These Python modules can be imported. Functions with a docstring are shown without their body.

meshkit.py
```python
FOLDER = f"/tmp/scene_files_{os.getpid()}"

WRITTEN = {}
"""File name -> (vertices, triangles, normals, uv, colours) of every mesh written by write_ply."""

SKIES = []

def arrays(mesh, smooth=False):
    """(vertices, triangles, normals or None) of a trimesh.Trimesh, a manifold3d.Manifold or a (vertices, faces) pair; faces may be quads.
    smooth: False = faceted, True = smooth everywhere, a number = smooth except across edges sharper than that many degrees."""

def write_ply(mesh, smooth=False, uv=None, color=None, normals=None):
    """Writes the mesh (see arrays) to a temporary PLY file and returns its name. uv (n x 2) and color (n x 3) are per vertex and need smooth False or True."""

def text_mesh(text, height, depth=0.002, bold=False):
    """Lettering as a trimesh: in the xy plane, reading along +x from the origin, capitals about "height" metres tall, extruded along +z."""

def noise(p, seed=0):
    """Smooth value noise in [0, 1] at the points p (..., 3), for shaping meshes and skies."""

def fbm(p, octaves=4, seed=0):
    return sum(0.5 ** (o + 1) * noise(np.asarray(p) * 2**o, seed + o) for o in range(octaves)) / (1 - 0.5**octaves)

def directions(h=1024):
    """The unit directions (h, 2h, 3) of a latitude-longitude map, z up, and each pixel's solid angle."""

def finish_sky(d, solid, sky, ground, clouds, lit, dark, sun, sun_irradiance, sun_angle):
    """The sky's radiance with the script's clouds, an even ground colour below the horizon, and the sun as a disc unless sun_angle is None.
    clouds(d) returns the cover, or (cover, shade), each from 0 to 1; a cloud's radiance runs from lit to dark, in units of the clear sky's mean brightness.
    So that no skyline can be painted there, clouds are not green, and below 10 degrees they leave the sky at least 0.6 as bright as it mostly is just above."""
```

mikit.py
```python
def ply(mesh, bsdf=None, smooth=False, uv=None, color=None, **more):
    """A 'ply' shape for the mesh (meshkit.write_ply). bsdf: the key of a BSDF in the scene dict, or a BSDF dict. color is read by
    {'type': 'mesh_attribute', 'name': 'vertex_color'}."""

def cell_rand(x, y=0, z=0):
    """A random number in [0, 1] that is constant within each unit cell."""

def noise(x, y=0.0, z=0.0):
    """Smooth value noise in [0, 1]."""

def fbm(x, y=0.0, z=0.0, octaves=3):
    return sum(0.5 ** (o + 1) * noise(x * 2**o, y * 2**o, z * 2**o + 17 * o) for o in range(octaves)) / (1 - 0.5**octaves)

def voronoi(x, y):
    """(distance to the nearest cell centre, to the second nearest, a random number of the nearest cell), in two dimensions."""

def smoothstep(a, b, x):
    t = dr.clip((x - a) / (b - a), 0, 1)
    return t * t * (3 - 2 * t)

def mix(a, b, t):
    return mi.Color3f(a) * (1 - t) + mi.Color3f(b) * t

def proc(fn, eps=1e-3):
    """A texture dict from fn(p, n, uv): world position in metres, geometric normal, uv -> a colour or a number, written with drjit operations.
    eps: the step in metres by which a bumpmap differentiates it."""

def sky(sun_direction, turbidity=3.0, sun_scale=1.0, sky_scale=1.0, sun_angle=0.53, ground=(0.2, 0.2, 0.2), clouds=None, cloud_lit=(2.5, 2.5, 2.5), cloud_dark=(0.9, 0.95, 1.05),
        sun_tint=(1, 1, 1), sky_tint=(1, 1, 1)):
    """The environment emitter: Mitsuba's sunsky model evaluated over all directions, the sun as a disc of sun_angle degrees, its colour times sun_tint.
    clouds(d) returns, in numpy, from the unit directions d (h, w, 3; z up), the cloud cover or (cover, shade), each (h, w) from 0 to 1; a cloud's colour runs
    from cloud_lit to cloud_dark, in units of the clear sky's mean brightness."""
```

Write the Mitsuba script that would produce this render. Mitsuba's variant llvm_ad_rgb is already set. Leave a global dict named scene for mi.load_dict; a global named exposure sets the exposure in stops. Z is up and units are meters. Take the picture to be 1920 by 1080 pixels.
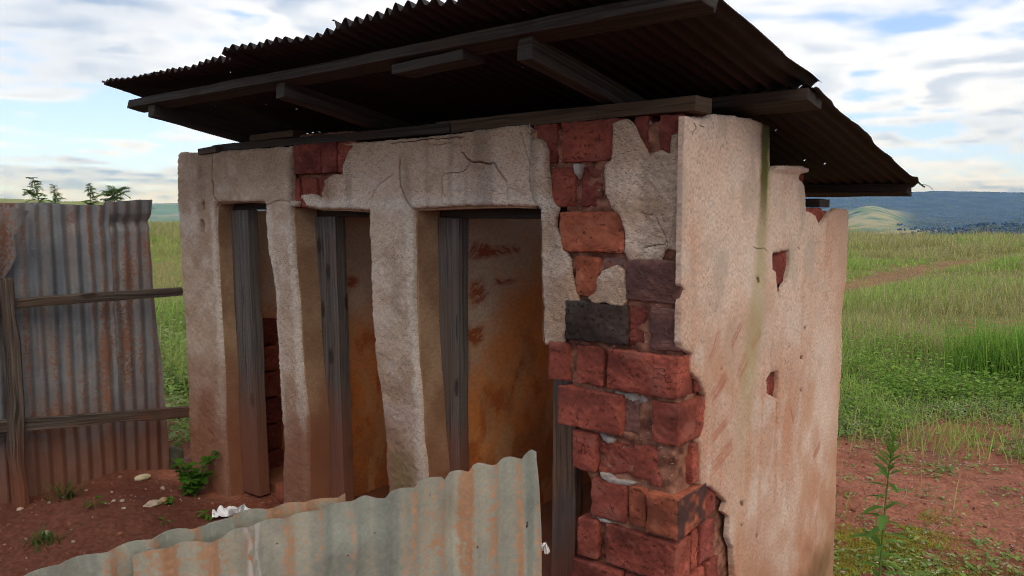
import math
import numpy as np
import drjit as dr
import mitsuba as mi
import mikit
import meshkit
import shapely
from shapely.geometry import Polygon, LineString, Point, MultiPolygon
from shapely.ops import unary_union
from scipy.spatial import Delaunay
import trimesh

T = mi.ScalarTransform4f
scene, labels = {}, {}

# ------------------------------------------------------------------ camera, light, exposure
EYE = 1.45
F, HZ, VL = 1500.0, 392.0, -900.0          # focal length in photo pixels, horizon row, vanishing point of the front wall
_p = math.atan((540 - HZ) / F)
_yaw = math.pi / 2 - math.atan((960 - VL) / math.hypot(F, 540 - HZ))
FWH = np.array([-math.sin(_yaw), math.cos(_yaw), 0.0])
RIGHT = np.array([math.cos(_yaw), math.sin(_yaw), 0.0])
FWD = FWH * math.cos(_p) - np.array([0, 0, 1.0]) * math.sin(_p)
UP = FWH * math.sin(_p) + np.array([0, 0, 1.0]) * math.cos(_p)
CAM = np.array([1.096, -2.158, EYE])
scene['camera'] = {
    'type': 'perspective', 'fov': math.degrees(2 * math.atan(960 / F)), 'fov_axis': 'x',
    'near_clip': 0.05, 'far_clip': 40000.0,
    'to_world': T().look_at(origin=CAM.tolist(), target=(CAM + FWD).tolist(), up=[0, 0, 1]),
}


def clouds(d):
    """broken fair-weather cloud on a flat layer: cover, and the grey-blue of its thicker undersides"""
    x, y, z = d[..., 0], d[..., 1], d[..., 2]
    k = 1.0 / (np.maximum(z, 0) + 0.060)
    p = np.stack([x * k, y * k, np.zeros_like(x)], -1) + np.array([54.8, 21.2, 0])
    w = meshkit.fbm(p * 0.7 + 31.0, 3, 5) - 0.5
    w2 = meshkit.fbm(p * 0.7 + 77.0, 3, 6) - 0.5
    q = p + np.stack([w, w2, w * 0], -1) * 1.1

    def dens(q):
        return meshkit.fbm(q * 0.62 + 3.7, 4, 11) * 0.56 + meshkit.fbm(q * 2.3 + 9.0, 6, 23) * 0.44
    v = dens(q)
    t = np.clip((v - 0.415) / 0.085, 0, 1)
    cover = t * t * (3 - 2 * t)
    core = np.clip((v - 0.50) / 0.13, 0, 1)
    under = np.clip((v - dens(q + np.array([0.14, 0.14, 0.0]))) / 0.07 + 0.25, 0, 1)
    soft = np.clip((meshkit.fbm(q * 0.8 + 55.0, 5, 91) - 0.43) / 0.14, 0, 1)
    return np.clip(cover * 0.92 + 0.04, 0, 1), np.clip(0.55 * core * under + 0.75 * soft * (0.35 + 0.65 * core), 0, 1)


scene['sky'] = mikit.sky([0.74, -0.42, 0.86], turbidity=3, sun_scale=0.135, sun_angle=40, ground=(0.16, 0.15, 0.08),
                         clouds=clouds, cloud_lit=(2.02, 2.04, 2.08), cloud_dark=(0.82, 1.06, 1.42), sky_tint=(0.92, 0.86, 0.93))
exposure = 2.76

# ------------------------------------------------------------------ helpers
rng = np.random.default_rng(7)


def ray(u, v):
    return FWD + RIGHT * (u - 960) / F - UP * (v - 540) / F


def on(u, v, axis, val):
    """the point of a wall plane that was surveyed at photo position u, v"""
    d = ray(u, v)
    return CAM + d * (val - CAM[axis]) / d[axis]


def front(pts, y=0.0):
    return [tuple(on(u, v, 1, y)[[0, 2]]) for u, v in pts]


def side(pts, x=0.0):
    return [tuple(on(u, v, 0, x)[[1, 2]]) for u, v in pts]


def nz(p, seed=0):
    return meshkit.noise(np.asarray(p, float) + 50.0, seed)


def fb(p, o=4, seed=0):
    return meshkit.fbm(np.asarray(p, float) + 50.0, o, seed)


used = {}


def key(name):
    n = used.get(name, 0)
    used[name] = n + 1
    return name if n == 0 else f'{name}_{n:03d}'


def add(name, mesh, bsdf, label=None, cat=None, group=None, kind=None, **kw):
    k = key(name)
    scene[k] = mikit.ply(mesh, bsdf, **kw)
    tag(k, label, cat, group, kind)
    return k


def tag(k, label=None, cat=None, group=None, kind=None):
    d = {a: b for a, b in (('label', label), ('category', cat), ('group', group), ('kind', kind)) if b}
    if d:
        labels[k] = d


def polys(g):
    return [p for p in getattr(g, 'geoms', [g]) if p.geom_type == 'Polygon' and p.area > 1e-6]


def jagged(poly, amp, freq=40.0, step=0.006, seed=0, slow=1.6):
    """the outline broken up by noise"""
    def ring(r):
        c = np.array(shapely.segmentize(LineString(r.coords), step).coords)[:-1]
        q = np.column_stack([c, np.zeros(len(c))])
        dx = (fb(q * freq, 3, seed) - 0.5) * 2 * amp + (nz(q * freq * 0.23, seed + 5) - 0.5) * slow * amp
        dy = (fb(q * freq + 91, 3, seed + 1) - 0.5) * 2 * amp + (nz(q * freq * 0.23 + 77, seed + 6) - 0.5) * slow * amp
        return c + np.column_stack([dx, dy])
    out = []
    for p in polys(poly):
        out.append(Polygon(ring(p.exterior), [ring(h) for h in p.interiors if Polygon(h).area > 2e-5]).buffer(0))
    return unary_union(out)


def fill2d(poly, step, seed=0, aniso=1.0):
    """triangles that fill a polygon: dense outline points and a jittered inner lattice. aniso: the lattice is longer in the second axis."""
    r = np.random.default_rng(seed)
    g = poly if aniso == 1 else shapely.transform(poly, lambda c: c / [1, aniso])
    P, on_edge = [], []
    for p in polys(g):
        for rg in [p.exterior, *p.interiors]:
            c = np.array(shapely.segmentize(LineString(rg.coords), step).coords)[:-1]
            P.append(c)
    edge = np.vstack(P)
    x0, y0, x1, y1 = g.bounds
    h = step * 0.87
    gx, gy = np.meshgrid(np.arange(x0, x1, step), np.arange(y0, y1, h))
    gx = gx + (np.arange(gx.shape[0]) % 2)[:, None] * step / 2
    I = np.column_stack([gx.ravel(), gy.ravel()]) + r.uniform(-1, 1, (gx.size, 2)) * step * 0.12
    shapely.prepare(g)
    I = I[shapely.contains_xy(g, I[:, 0], I[:, 1])]
    bd = g.boundary
    shapely.prepare(bd)
    I = I[~shapely.dwithin(bd, shapely.points(I), step * 0.45)]
    V = np.vstack([edge, I])
    V = np.unique(np.round(V, 6), axis=0)
    tri = Delaunay(V).simplices
    c = V[tri].mean(1)
    tri = tri[shapely.contains_xy(g, c[:, 0], c[:, 1])]
    a = V[tri]
    ar = (a[:, 1, 0] - a[:, 0, 0]) * (a[:, 2, 1] - a[:, 0, 1]) - (a[:, 1, 1] - a[:, 0, 1]) * (a[:, 2, 0] - a[:, 0, 0])
    tri = np.where((ar < 0)[:, None], tri[:, ::-1], tri)[np.abs(ar) > 1e-11]
    e = np.vstack([tri[:, [0, 1]], tri[:, [1, 2]], tri[:, [2, 0]]])
    ids = set(map(tuple, e.tolist()))
    rim = np.array([x for x in ids if (x[1], x[0]) not in ids])
    usedv = np.unique(tri)
    m = -np.ones(len(V), int)
    m[usedv] = np.arange(len(usedv))
    V, tri, rim = V[usedv] * [1, aniso], m[tri], m[rim]
    d = shapely.distance(poly.boundary, shapely.points(V)) if aniso == 1 else np.zeros(len(V))
    return V, tri, rim, d


def slab(poly, step, th, to3, relief, r=0.008, seed=0, flip=False, outline=None):
    """a crust of plaster: relief(a, b) lifts the face, its edges are rounded, it is th thick"""
    V, tri, rim, d = fill2d(poly, step, seed)
    w = relief(V)
    k = np.clip(1 - d / r, 0, 1)
    if outline is not None:                 # cracks stay sharp: only the real outline is rounded
        k = np.maximum(np.clip(1 - shapely.distance(outline.boundary, shapely.points(V)) / r, 0, 1), 0.35 * np.clip(1 - d / 0.003, 0, 1))
    w = w - r * 0.9 * (1 - np.sqrt(np.maximum(0, 1 - k * k)))
    n = len(V)
    P = np.vstack([to3(V[:, 0], V[:, 1], w), to3(V[:, 0], V[:, 1], np.full(n, -th))])
    side_ = np.vstack([np.column_stack([rim[:, 0], rim[:, 0] + n, rim[:, 1] + n]), np.column_stack([rim[:, 0], rim[:, 1] + n, rim[:, 1]])])
    f = np.vstack([tri, side_])
    if flip:
        f = f[:, ::-1]
    return trimesh.Trimesh(P, f, process=False)


def prism(poly, to3, w0, w1, flip=False):
    """plain extrusion of a polygon between two depths"""
    V, tri, rim, d = fill2d(poly, 0.05)
    n = len(V)
    P = np.vstack([to3(V[:, 0], V[:, 1], np.full(n, w1)), to3(V[:, 0], V[:, 1], np.full(n, w0))])
    s = np.vstack([np.column_stack([rim[:, 0], rim[:, 0] + n, rim[:, 1] + n]), np.column_stack([rim[:, 0], rim[:, 1] + n, rim[:, 1]])])
    f = np.vstack([tri, tri[:, ::-1] + n, s])
    return trimesh.Trimesh(P, f[:, ::-1] if flip else f, process=False)


def f3(a, b, w):
    return np.column_stack([a, -w, b])          # front wall: w comes out towards -y


def s3(a, b, w):
    return np.column_stack([w, a, b])           # side wall: w comes out towards +x


def boxgrid(L, step, r):
    """six gridded faces of a rounded box centred on 0: points, faces, uv (along the longest axis, around)"""
    L = np.asarray(L, float)
    ax = []
    for l in L:
        n = max(1, int(round((l - 2 * r) / step)))
        ax.append(np.concatenate([[-l / 2, -l / 2 + 0.4 * r], np.linspace(-l / 2 + r, l / 2 - r, n + 1), [l / 2 - 0.4 * r, l / 2]]))
    V, Fc, UV, at = [], [], [], 0
    la = int(np.argmax(L))
    for a in range(3):
        b, c = (a + 1) % 3, (a + 2) % 3
        for s in (-1, 1):
            B, C = np.meshgrid(ax[b], ax[c], indexing='ij')
            p = np.zeros(B.shape + (3,))
            p[..., a], p[..., b], p[..., c] = s * L[a] / 2, B, C
            i, j = np.meshgrid(np.arange(B.shape[0] - 1), np.arange(B.shape[1] - 1), indexing='ij')
            q = np.stack([i * B.shape[1] + j, (i + 1) * B.shape[1] + j, (i + 1) * B.shape[1] + j + 1, i * B.shape[1] + j + 1], -1).reshape(-1, 4)
            if s < 0:
                q = q[:, ::-1]
            pv = p.reshape(-1, 3)
            oth = [k for k in (b, c) if k != la][:1]
            if a == la:
                uv = np.column_stack([pv[:, b] * 0.3 + 7.3, pv[:, c] * 3.0])
            else:
                uv = np.column_stack([pv[:, la], pv[:, oth[0]] + 0.37 * (2 * a + (s > 0))])
            V.append(pv); Fc.append(q + at); UV.append(uv); at += len(pv)
    V, Fc, UV = np.vstack(V), np.vstack(Fc), np.vstack(UV)
    inner = np.clip(V, -L / 2 + r, L / 2 - r)
    d = V - inner
    n = np.linalg.norm(d, axis=1, keepdims=True)
    V = np.where(n > 1e-9, inner + d / np.maximum(n, 1e-9) * r, V)
    return V, np.vstack([Fc[:, [0, 1, 2]], Fc[:, [0, 2, 3]]]), UV


def beam(name, p0, p1, w, h, bsdf, seed, up=(0, 0, 1), rough=0.004, label=None, taper=1.0, step=0.03, rr=0.004, chew=0.0):
    """a sawn or weathered timber from p0 to p1, w wide and h high"""
    p0, p1 = np.asarray(p0, float), np.asarray(p1, float)
    L = np.linalg.norm(p1 - p0)
    ex = (p1 - p0) / L
    ey = np.cross(up, ex); ey /= np.linalg.norm(ey)
    ez = np.cross(ex, ey)
    V, f, uv = boxgrid((L, w, h), step, rr)
    uv = uv + [seed * 1.7, seed * 3.1]
    s = V[:, 0] / L + 0.5
    V[:, 1:] *= (1 + (taper - 1) * s)[:, None]
    q = np.column_stack([V[:, 0] * 5, V[:, 1] * 14, V[:, 2] * 14]) + seed * 13.7
    dv = np.column_stack([fb(q, 3, 1), fb(q, 3, 2), fb(q, 3, 3)]) - 0.5
    q2 = np.column_stack([V[:, 0] * 1.3, V[:, 0] * 0, V[:, 0] * 0]) + seed * 3.3
    bend = np.column_stack([V[:, 0] * 0, fb(q2, 2, 7) - 0.5, fb(q2, 2, 8) - 0.5])
    V = V + dv * rough * 2 * [0.5, 1, 1] + bend * rough * 4
    if chew:
        e = np.maximum(0, np.abs(s - 0.5) * 2 - 1 + 2 * 0.05 / L) / (2 * 0.05 / L)
        V[:, 0] -= np.sign(s - 0.5) * e * chew * nz(np.column_stack([V[:, 1] * 60, V[:, 2] * 60, s * 0 + np.sign(s - 0.5)]), seed)
    P = (p0 + p1) / 2 + V[:, :1] * ex + V[:, 1:2] * ey + V[:, 2:] * ez
    k = key(name)
    scene[k] = mikit.ply((P, f), bsdf, smooth=True, uv=uv)
    tag(k, label)
    return k


def sheet(name, poly, pitch, amp, o, sd, td, bsdf, bend=None, thick=0.0014, phase=0.0, label=None, seed=0, step=None, aniso=3.0, cat=None, soff=0.0, broad=False):
    """a corrugated metal sheet: outline poly in (across, along) metres, placed at o with axes sd and td"""
    sd, td = np.asarray(sd, float), np.asarray(td, float)
    sd = sd / np.linalg.norm(sd); td = td / np.linalg.norm(td)
    nd = np.cross(sd, td)
    V, tri, rim, _ = fill2d(poly, step or pitch / 7, seed, aniso)
    s, t = V[:, 0], V[:, 1]
    cw = np.abs(np.cos(np.pi * (s / pitch + phase)))
    n = amp * (2 * np.sqrt(cw * cw + 0.02) / 1.01 - 1) if broad else amp * np.cos(2 * np.pi * (s / pitch + phase))
    if pitch < 0.055:
        n = n * (0.05 + 1.9 * fb(np.column_stack([s * 2.6, t * 0.5, s * 0]) + seed, 3, 19))
    n = n + (fb(np.column_stack([s * 3, t * 2.2, s * 0]) + seed, 3, seed) - 0.5) * 0.012
    ds = (fb(np.column_stack([s * 2, t * 2.5, s * 0 + 4]) + seed, 2, seed + 3) - 0.5) * (0.02 if pitch < 0.06 else 0.01)
    off = np.zeros((len(V), 3))
    if bend is not None:
        off = bend(s, t)
    base = np.asarray(o, float) + (s + ds)[:, None] * sd + t[:, None] * td + off
    A, B = base + (n + thick / 2)[:, None] * nd, base + (n - thick / 2)[:, None] * nd
    m = len(V)
    R = np.concatenate([rim[:, 0], rim[:, 1]])
    P = np.vstack([A, B, A[R], B[R]])
    k = len(rim)
    i = np.arange(k) + 2 * m
    rf = np.vstack([np.column_stack([i, i + 2 * k, i + 3 * k]), np.column_stack([i, i + 3 * k, i + k])])
    f = np.vstack([tri, tri[:, ::-1] + m, rf])
    uv0 = V + [soff, 0]
    kk = key(name)
    scene[kk] = mikit.ply((P, f), bsdf, smooth=True, uv=np.vstack([uv0, uv0, uv0[R], uv0[R]]))
    tag(kk, label, cat)
    return kk


def ss(a, b, x):
    t = np.clip((x - a) / (b - a), 0, 1)
    return t * t * (3 - 2 * t)


BRICK_TONES = {
    'red': (0.275, 0.074, 0.051), 'deep': (0.205, 0.056, 0.043), 'orange': (0.325, 0.098, 0.054),
    'purple': (0.175, 0.088, 0.074), 'black': (0.066, 0.046, 0.039), 'pale': (0.36, 0.14, 0.095),
}


def brick_mesh(lo, hi, tone, seed, r=0.0055, amp=0.0036, step=0.0085, worn=0.0):
    lo, hi = np.asarray(lo, float), np.asarray(hi, float)
    rr = np.random.default_rng(seed)
    V, f, _ = boxgrid(hi - lo, step, r)
    m = trimesh.Trimesh(V, f, process=False)
    m.merge_vertices(digits_vertex=6)
    V = np.array(m.vertices)
    N = np.array(m.vertex_normals)
    L = hi - lo
    q = V * 52 + seed * 7.7
    # corners knocked off, faces slightly hollow, sand-struck roughness
    h = (fb(q, 4, 3) - 0.5) * 2 * amp
    edge = np.sort(np.abs(V) / (L / 2), axis=1)[:, 1]
    h -= np.clip((edge - 0.72) / 0.28, 0, 1) ** 2 * 0.020 * np.clip(fb(V * 34 + seed * 3.1, 3, 9) - 0.42, 0, 1) * (1 + 2 * worn)
    h -= 0.010 * np.clip((fb(V * 17 + seed * 1.3, 3, 12) - 0.60) / 0.15, 0, 1) * (0.4 + worn)
    V = V + N * h[:, None]
    a = rr.uniform(-1, 1, 3) * [0.010, 0.012, 0.018]
    V = V + np.cross(np.broadcast_to(a, V.shape), V)
    V = V + (lo + hi) / 2
    return trimesh.Trimesh(V, m.faces, process=False)


def brick(name, lo, hi, tone, seed, **kw):
    lab = kw.pop('label', None)
    if kw.pop('scorch', 0):
        tone += '_scorched'
    k = key(name)
    scene[k] = mikit.ply(brick_mesh(lo, hi, tone, seed, **kw), 'brick_' + tone, smooth=True)
    tag(k, lab)
    return k


# ------------------------------------------------------------------ materials
S = mikit.smoothstep


def twosided_bump(height_fn, scale, bsdf, eps=1e-3):
    return {'type': 'twosided', 'bsdf': {'type': 'bumpmap', 'arbitrary': mikit.proc(height_fn, eps), 'scale': scale, 'bsdf': bsdf}}


def princ(fn, rough, spec=0.35, **kw):
    return {'type': 'principled', 'base_color': mikit.proc(fn) if callable(fn) else fn, 'roughness': mikit.proc(rough) if callable(rough) else rough, 'specular': spec, **kw}


VC = {'type': 'mesh_attribute', 'name': 'vertex_color'}


def grit(f1, f2):
    def fn(p, n, uv):
        return 0.6 * mikit.fbm(p.x * f1, p.y * f1, p.z * f1, 3) + 0.4 * mikit.noise(p.x * f2, p.y * f2, p.z * f2)
    return fn




def clay_fn(base, scorch):
    base = np.array(base)

    def fn(p, n, uv):
        n0 = mikit.fbm(p.x * 5.5 + 3, p.y * 5.5, p.z * 7.5, 3)
        n1 = mikit.fbm(p.x * 21, p.y * 21, p.z * 21, 4)
        n2 = mikit.fbm(p.x * 95, p.y * 95, p.z * 95, 3)
        pit = mikit.fbm(p.x * 75 + 9, p.y * 75, p.z * 75, 3)
        c = mi.Color3f(base.tolist()) * (0.45 + 1.1 * n0) * (0.56 + 0.88 * n1) * (0.58 + 0.84 * n2)
        c = mikit.mix(c, (base * [0.45, 0.5, 0.6]).tolist(), S(0.50, 0.72, mikit.fbm(p.x * 9, p.y * 9, p.z * 12, 3)) * 0.6)
        c = mikit.mix(c, (base * [1.25, 1.6, 1.65] + 0.015).tolist(), S(0.56, 0.76, mikit.fbm(p.x * 13 + 40, p.y * 13, p.z * 13, 4)) * 0.5)
        ck = dr.abs(mikit.fbm(p.x * 17 + 70, p.y * 17, p.z * 17, 3) - 0.5)
        c = mikit.mix(c, (base * 0.22).tolist(), S(0.012, 0.003, ck) * S(0.5, 0.62, n0 * 0.5 + n1 * 0.5) * 0.8)
        c = mikit.mix(c, (base * 0.25).tolist(), S(0.64, 0.76, pit) * 0.7)
        if scorch:
            c = mikit.mix(c, (0.040, 0.034, 0.036), S(0.40, 0.52, mikit.fbm(p.x * 10 + 5, p.y * 10, p.z * 10, 3)) * S(0.25, 0.75, n.x) * scorch)
        return c
    return fn


for _t, _c in BRICK_TONES.items():
    scene['brick_' + _t] = twosided_bump(grit(75.0, 260.0), 0.016, princ(clay_fn(_c, 0), 0.93, 0.1))
    if _t in ('purple', 'orange'):
        scene['brick_' + _t + '_scorched'] = twosided_bump(grit(75.0, 260.0), 0.016, princ(clay_fn(_c, 0.85), 0.93, 0.1))



def mud_col(p, n, uv):
    a = mikit.fbm(p.x * 30, p.y * 30, p.z * 30, 3)
    b = mikit.noise(p.x * 190, p.y * 190, p.z * 190)
    c = mikit.mix((0.13, 0.052, 0.034), (0.36, 0.17, 0.11), S(0.25, 0.8, a))
    return mikit.mix(c, (0.55, 0.42, 0.34), S(0.80, 0.93, b) * 0.8)


scene['lime'] = twosided_bump(grit(90.0, 300.0), 0.008, princ(lambda p, n, uv: mikit.mix((0.20, 0.16, 0.13), (0.50, 0.45, 0.41), mikit.fbm(p.x * 60, p.y * 60, p.z * 60, 3)), 0.95, 0.1))
scene['mud_mortar'] = twosided_bump(grit(60.0, 260.0), 0.012, princ(mud_col, 0.95, 0.15))


def dirt_foot(p):
    """red soil splashed up the foot of the walls"""
    e = p.z + (mikit.fbm(p.x * 7 + 3, p.y * 7, p.z * 3, 3) - 0.5) * 0.5
    return S(0.84, 0.26, e)


EDGES = []          # the door edges of the front crust, as x = a + b z: lime-white where the render was trowelled round the corner


def front_col(p, n, uv):
    big = mikit.fbm(p.x * 2.3, 3.0, p.z * 1.9, 4)
    mid = mikit.fbm(p.x * 11, 7.0, p.z * 11, 4)
    fine = mikit.fbm(p.x * 190, p.y * 90, p.z * 230, 3)
    pit = mikit.fbm(p.x * 170, p.y * 60, p.z * 240, 2)
    c = mikit.mix((0.45, 0.315, 0.225), (0.59, 0.455, 0.35), S(0.3, 0.7, big))
    c = mikit.mix(c, (0.66, 0.55, 0.455), S(0.50, 0.78, mid) * 0.7)
    c = mikit.mix(c, (0.36, 0.235, 0.155), S(0.50, 0.25, mid) * 0.45)
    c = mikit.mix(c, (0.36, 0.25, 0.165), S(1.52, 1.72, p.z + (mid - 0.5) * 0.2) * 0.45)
    wob = (mikit.fbm(p.x * 20, 1.0, p.z * 16, 3) - 0.5) * 0.05
    lime = 0.0
    for a, b, sg in EDGES:
        d = (p.x - (a + b * p.z)) * sg + wob
        lime = dr.maximum(lime, S(0.050, 0.022, d) * S(-0.03, -0.005, d) * S(1.50, 1.40, p.z))
    lime = dr.maximum(lime, S(1.52, 1.47, p.z + wob) * S(-0.40, -0.55, p.x) * S(-2.0, -1.9, p.x) * S(1.43, 1.46, p.z))
    c = mikit.mix(c, (0.68, 0.59, 0.49), lime * 0.8)
    c = c * (0.52 + 0.92 * fine)
    c = mikit.mix(c, (0.11, 0.075, 0.05), S(0.60, 0.76, pit) * 0.55)
    damp_shade = mikit.fbm(p.x * 9 + 4, 2.0, p.z * 1.3, 4)
    c = mikit.mix(c, c * 0.62, S(0.50, 0.68, damp_shade) * S(0.9, 1.6, p.z + (big - 0.5)) * 0.8)
    foot = dirt_foot(p) * S(-0.9, -1.4, p.x) * (0.75 + 0.25 * big)
    c = mikit.mix(c, (0.24, 0.092, 0.05), foot)
    moss = S(0.62, 0.42, p.z + 0.15 * mid) * S(0.10, 0.03, dr.abs(p.x + 1.225 - 0.02 * mid)) * S(0.3, 0.6, fine)
    return mikit.mix(c, (0.16, 0.15, 0.04), moss * 0.75)


scene['plaster_front'] = twosided_bump(grit(130.0, 420.0), 0.009, princ(front_col, 0.95, 0.1))


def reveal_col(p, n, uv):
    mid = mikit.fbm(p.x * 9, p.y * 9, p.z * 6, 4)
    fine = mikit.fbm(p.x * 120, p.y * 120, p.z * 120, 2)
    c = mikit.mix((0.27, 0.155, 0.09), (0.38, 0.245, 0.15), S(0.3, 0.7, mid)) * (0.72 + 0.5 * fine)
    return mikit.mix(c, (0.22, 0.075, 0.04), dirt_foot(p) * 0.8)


scene['plaster_reveal'] = twosided_bump(grit(60.0, 240.0), 0.005, princ(reveal_col, 0.95, 0.15))

STROKES = [(0.195, 0.962, 0.265, 1.060, 0.020), (0.222, 0.836, 0.330, 0.900, 0.026), (0.229, 0.701, 0.345, 0.745, 0.026), (0.250, 0.604, 0.400, 0.648, 0.030),
           (0.428, 0.885, 0.500, 0.940, 0.030), (0.537, 0.960, 0.610, 1.020, 0.022), (0.94, 0.67, 0.99, 0.60, 0.014), (1.236, 0.40, 1.31, 0.45, 0.02), (0.36, 0.99, 0.44, 1.06, 0.02)]


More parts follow.
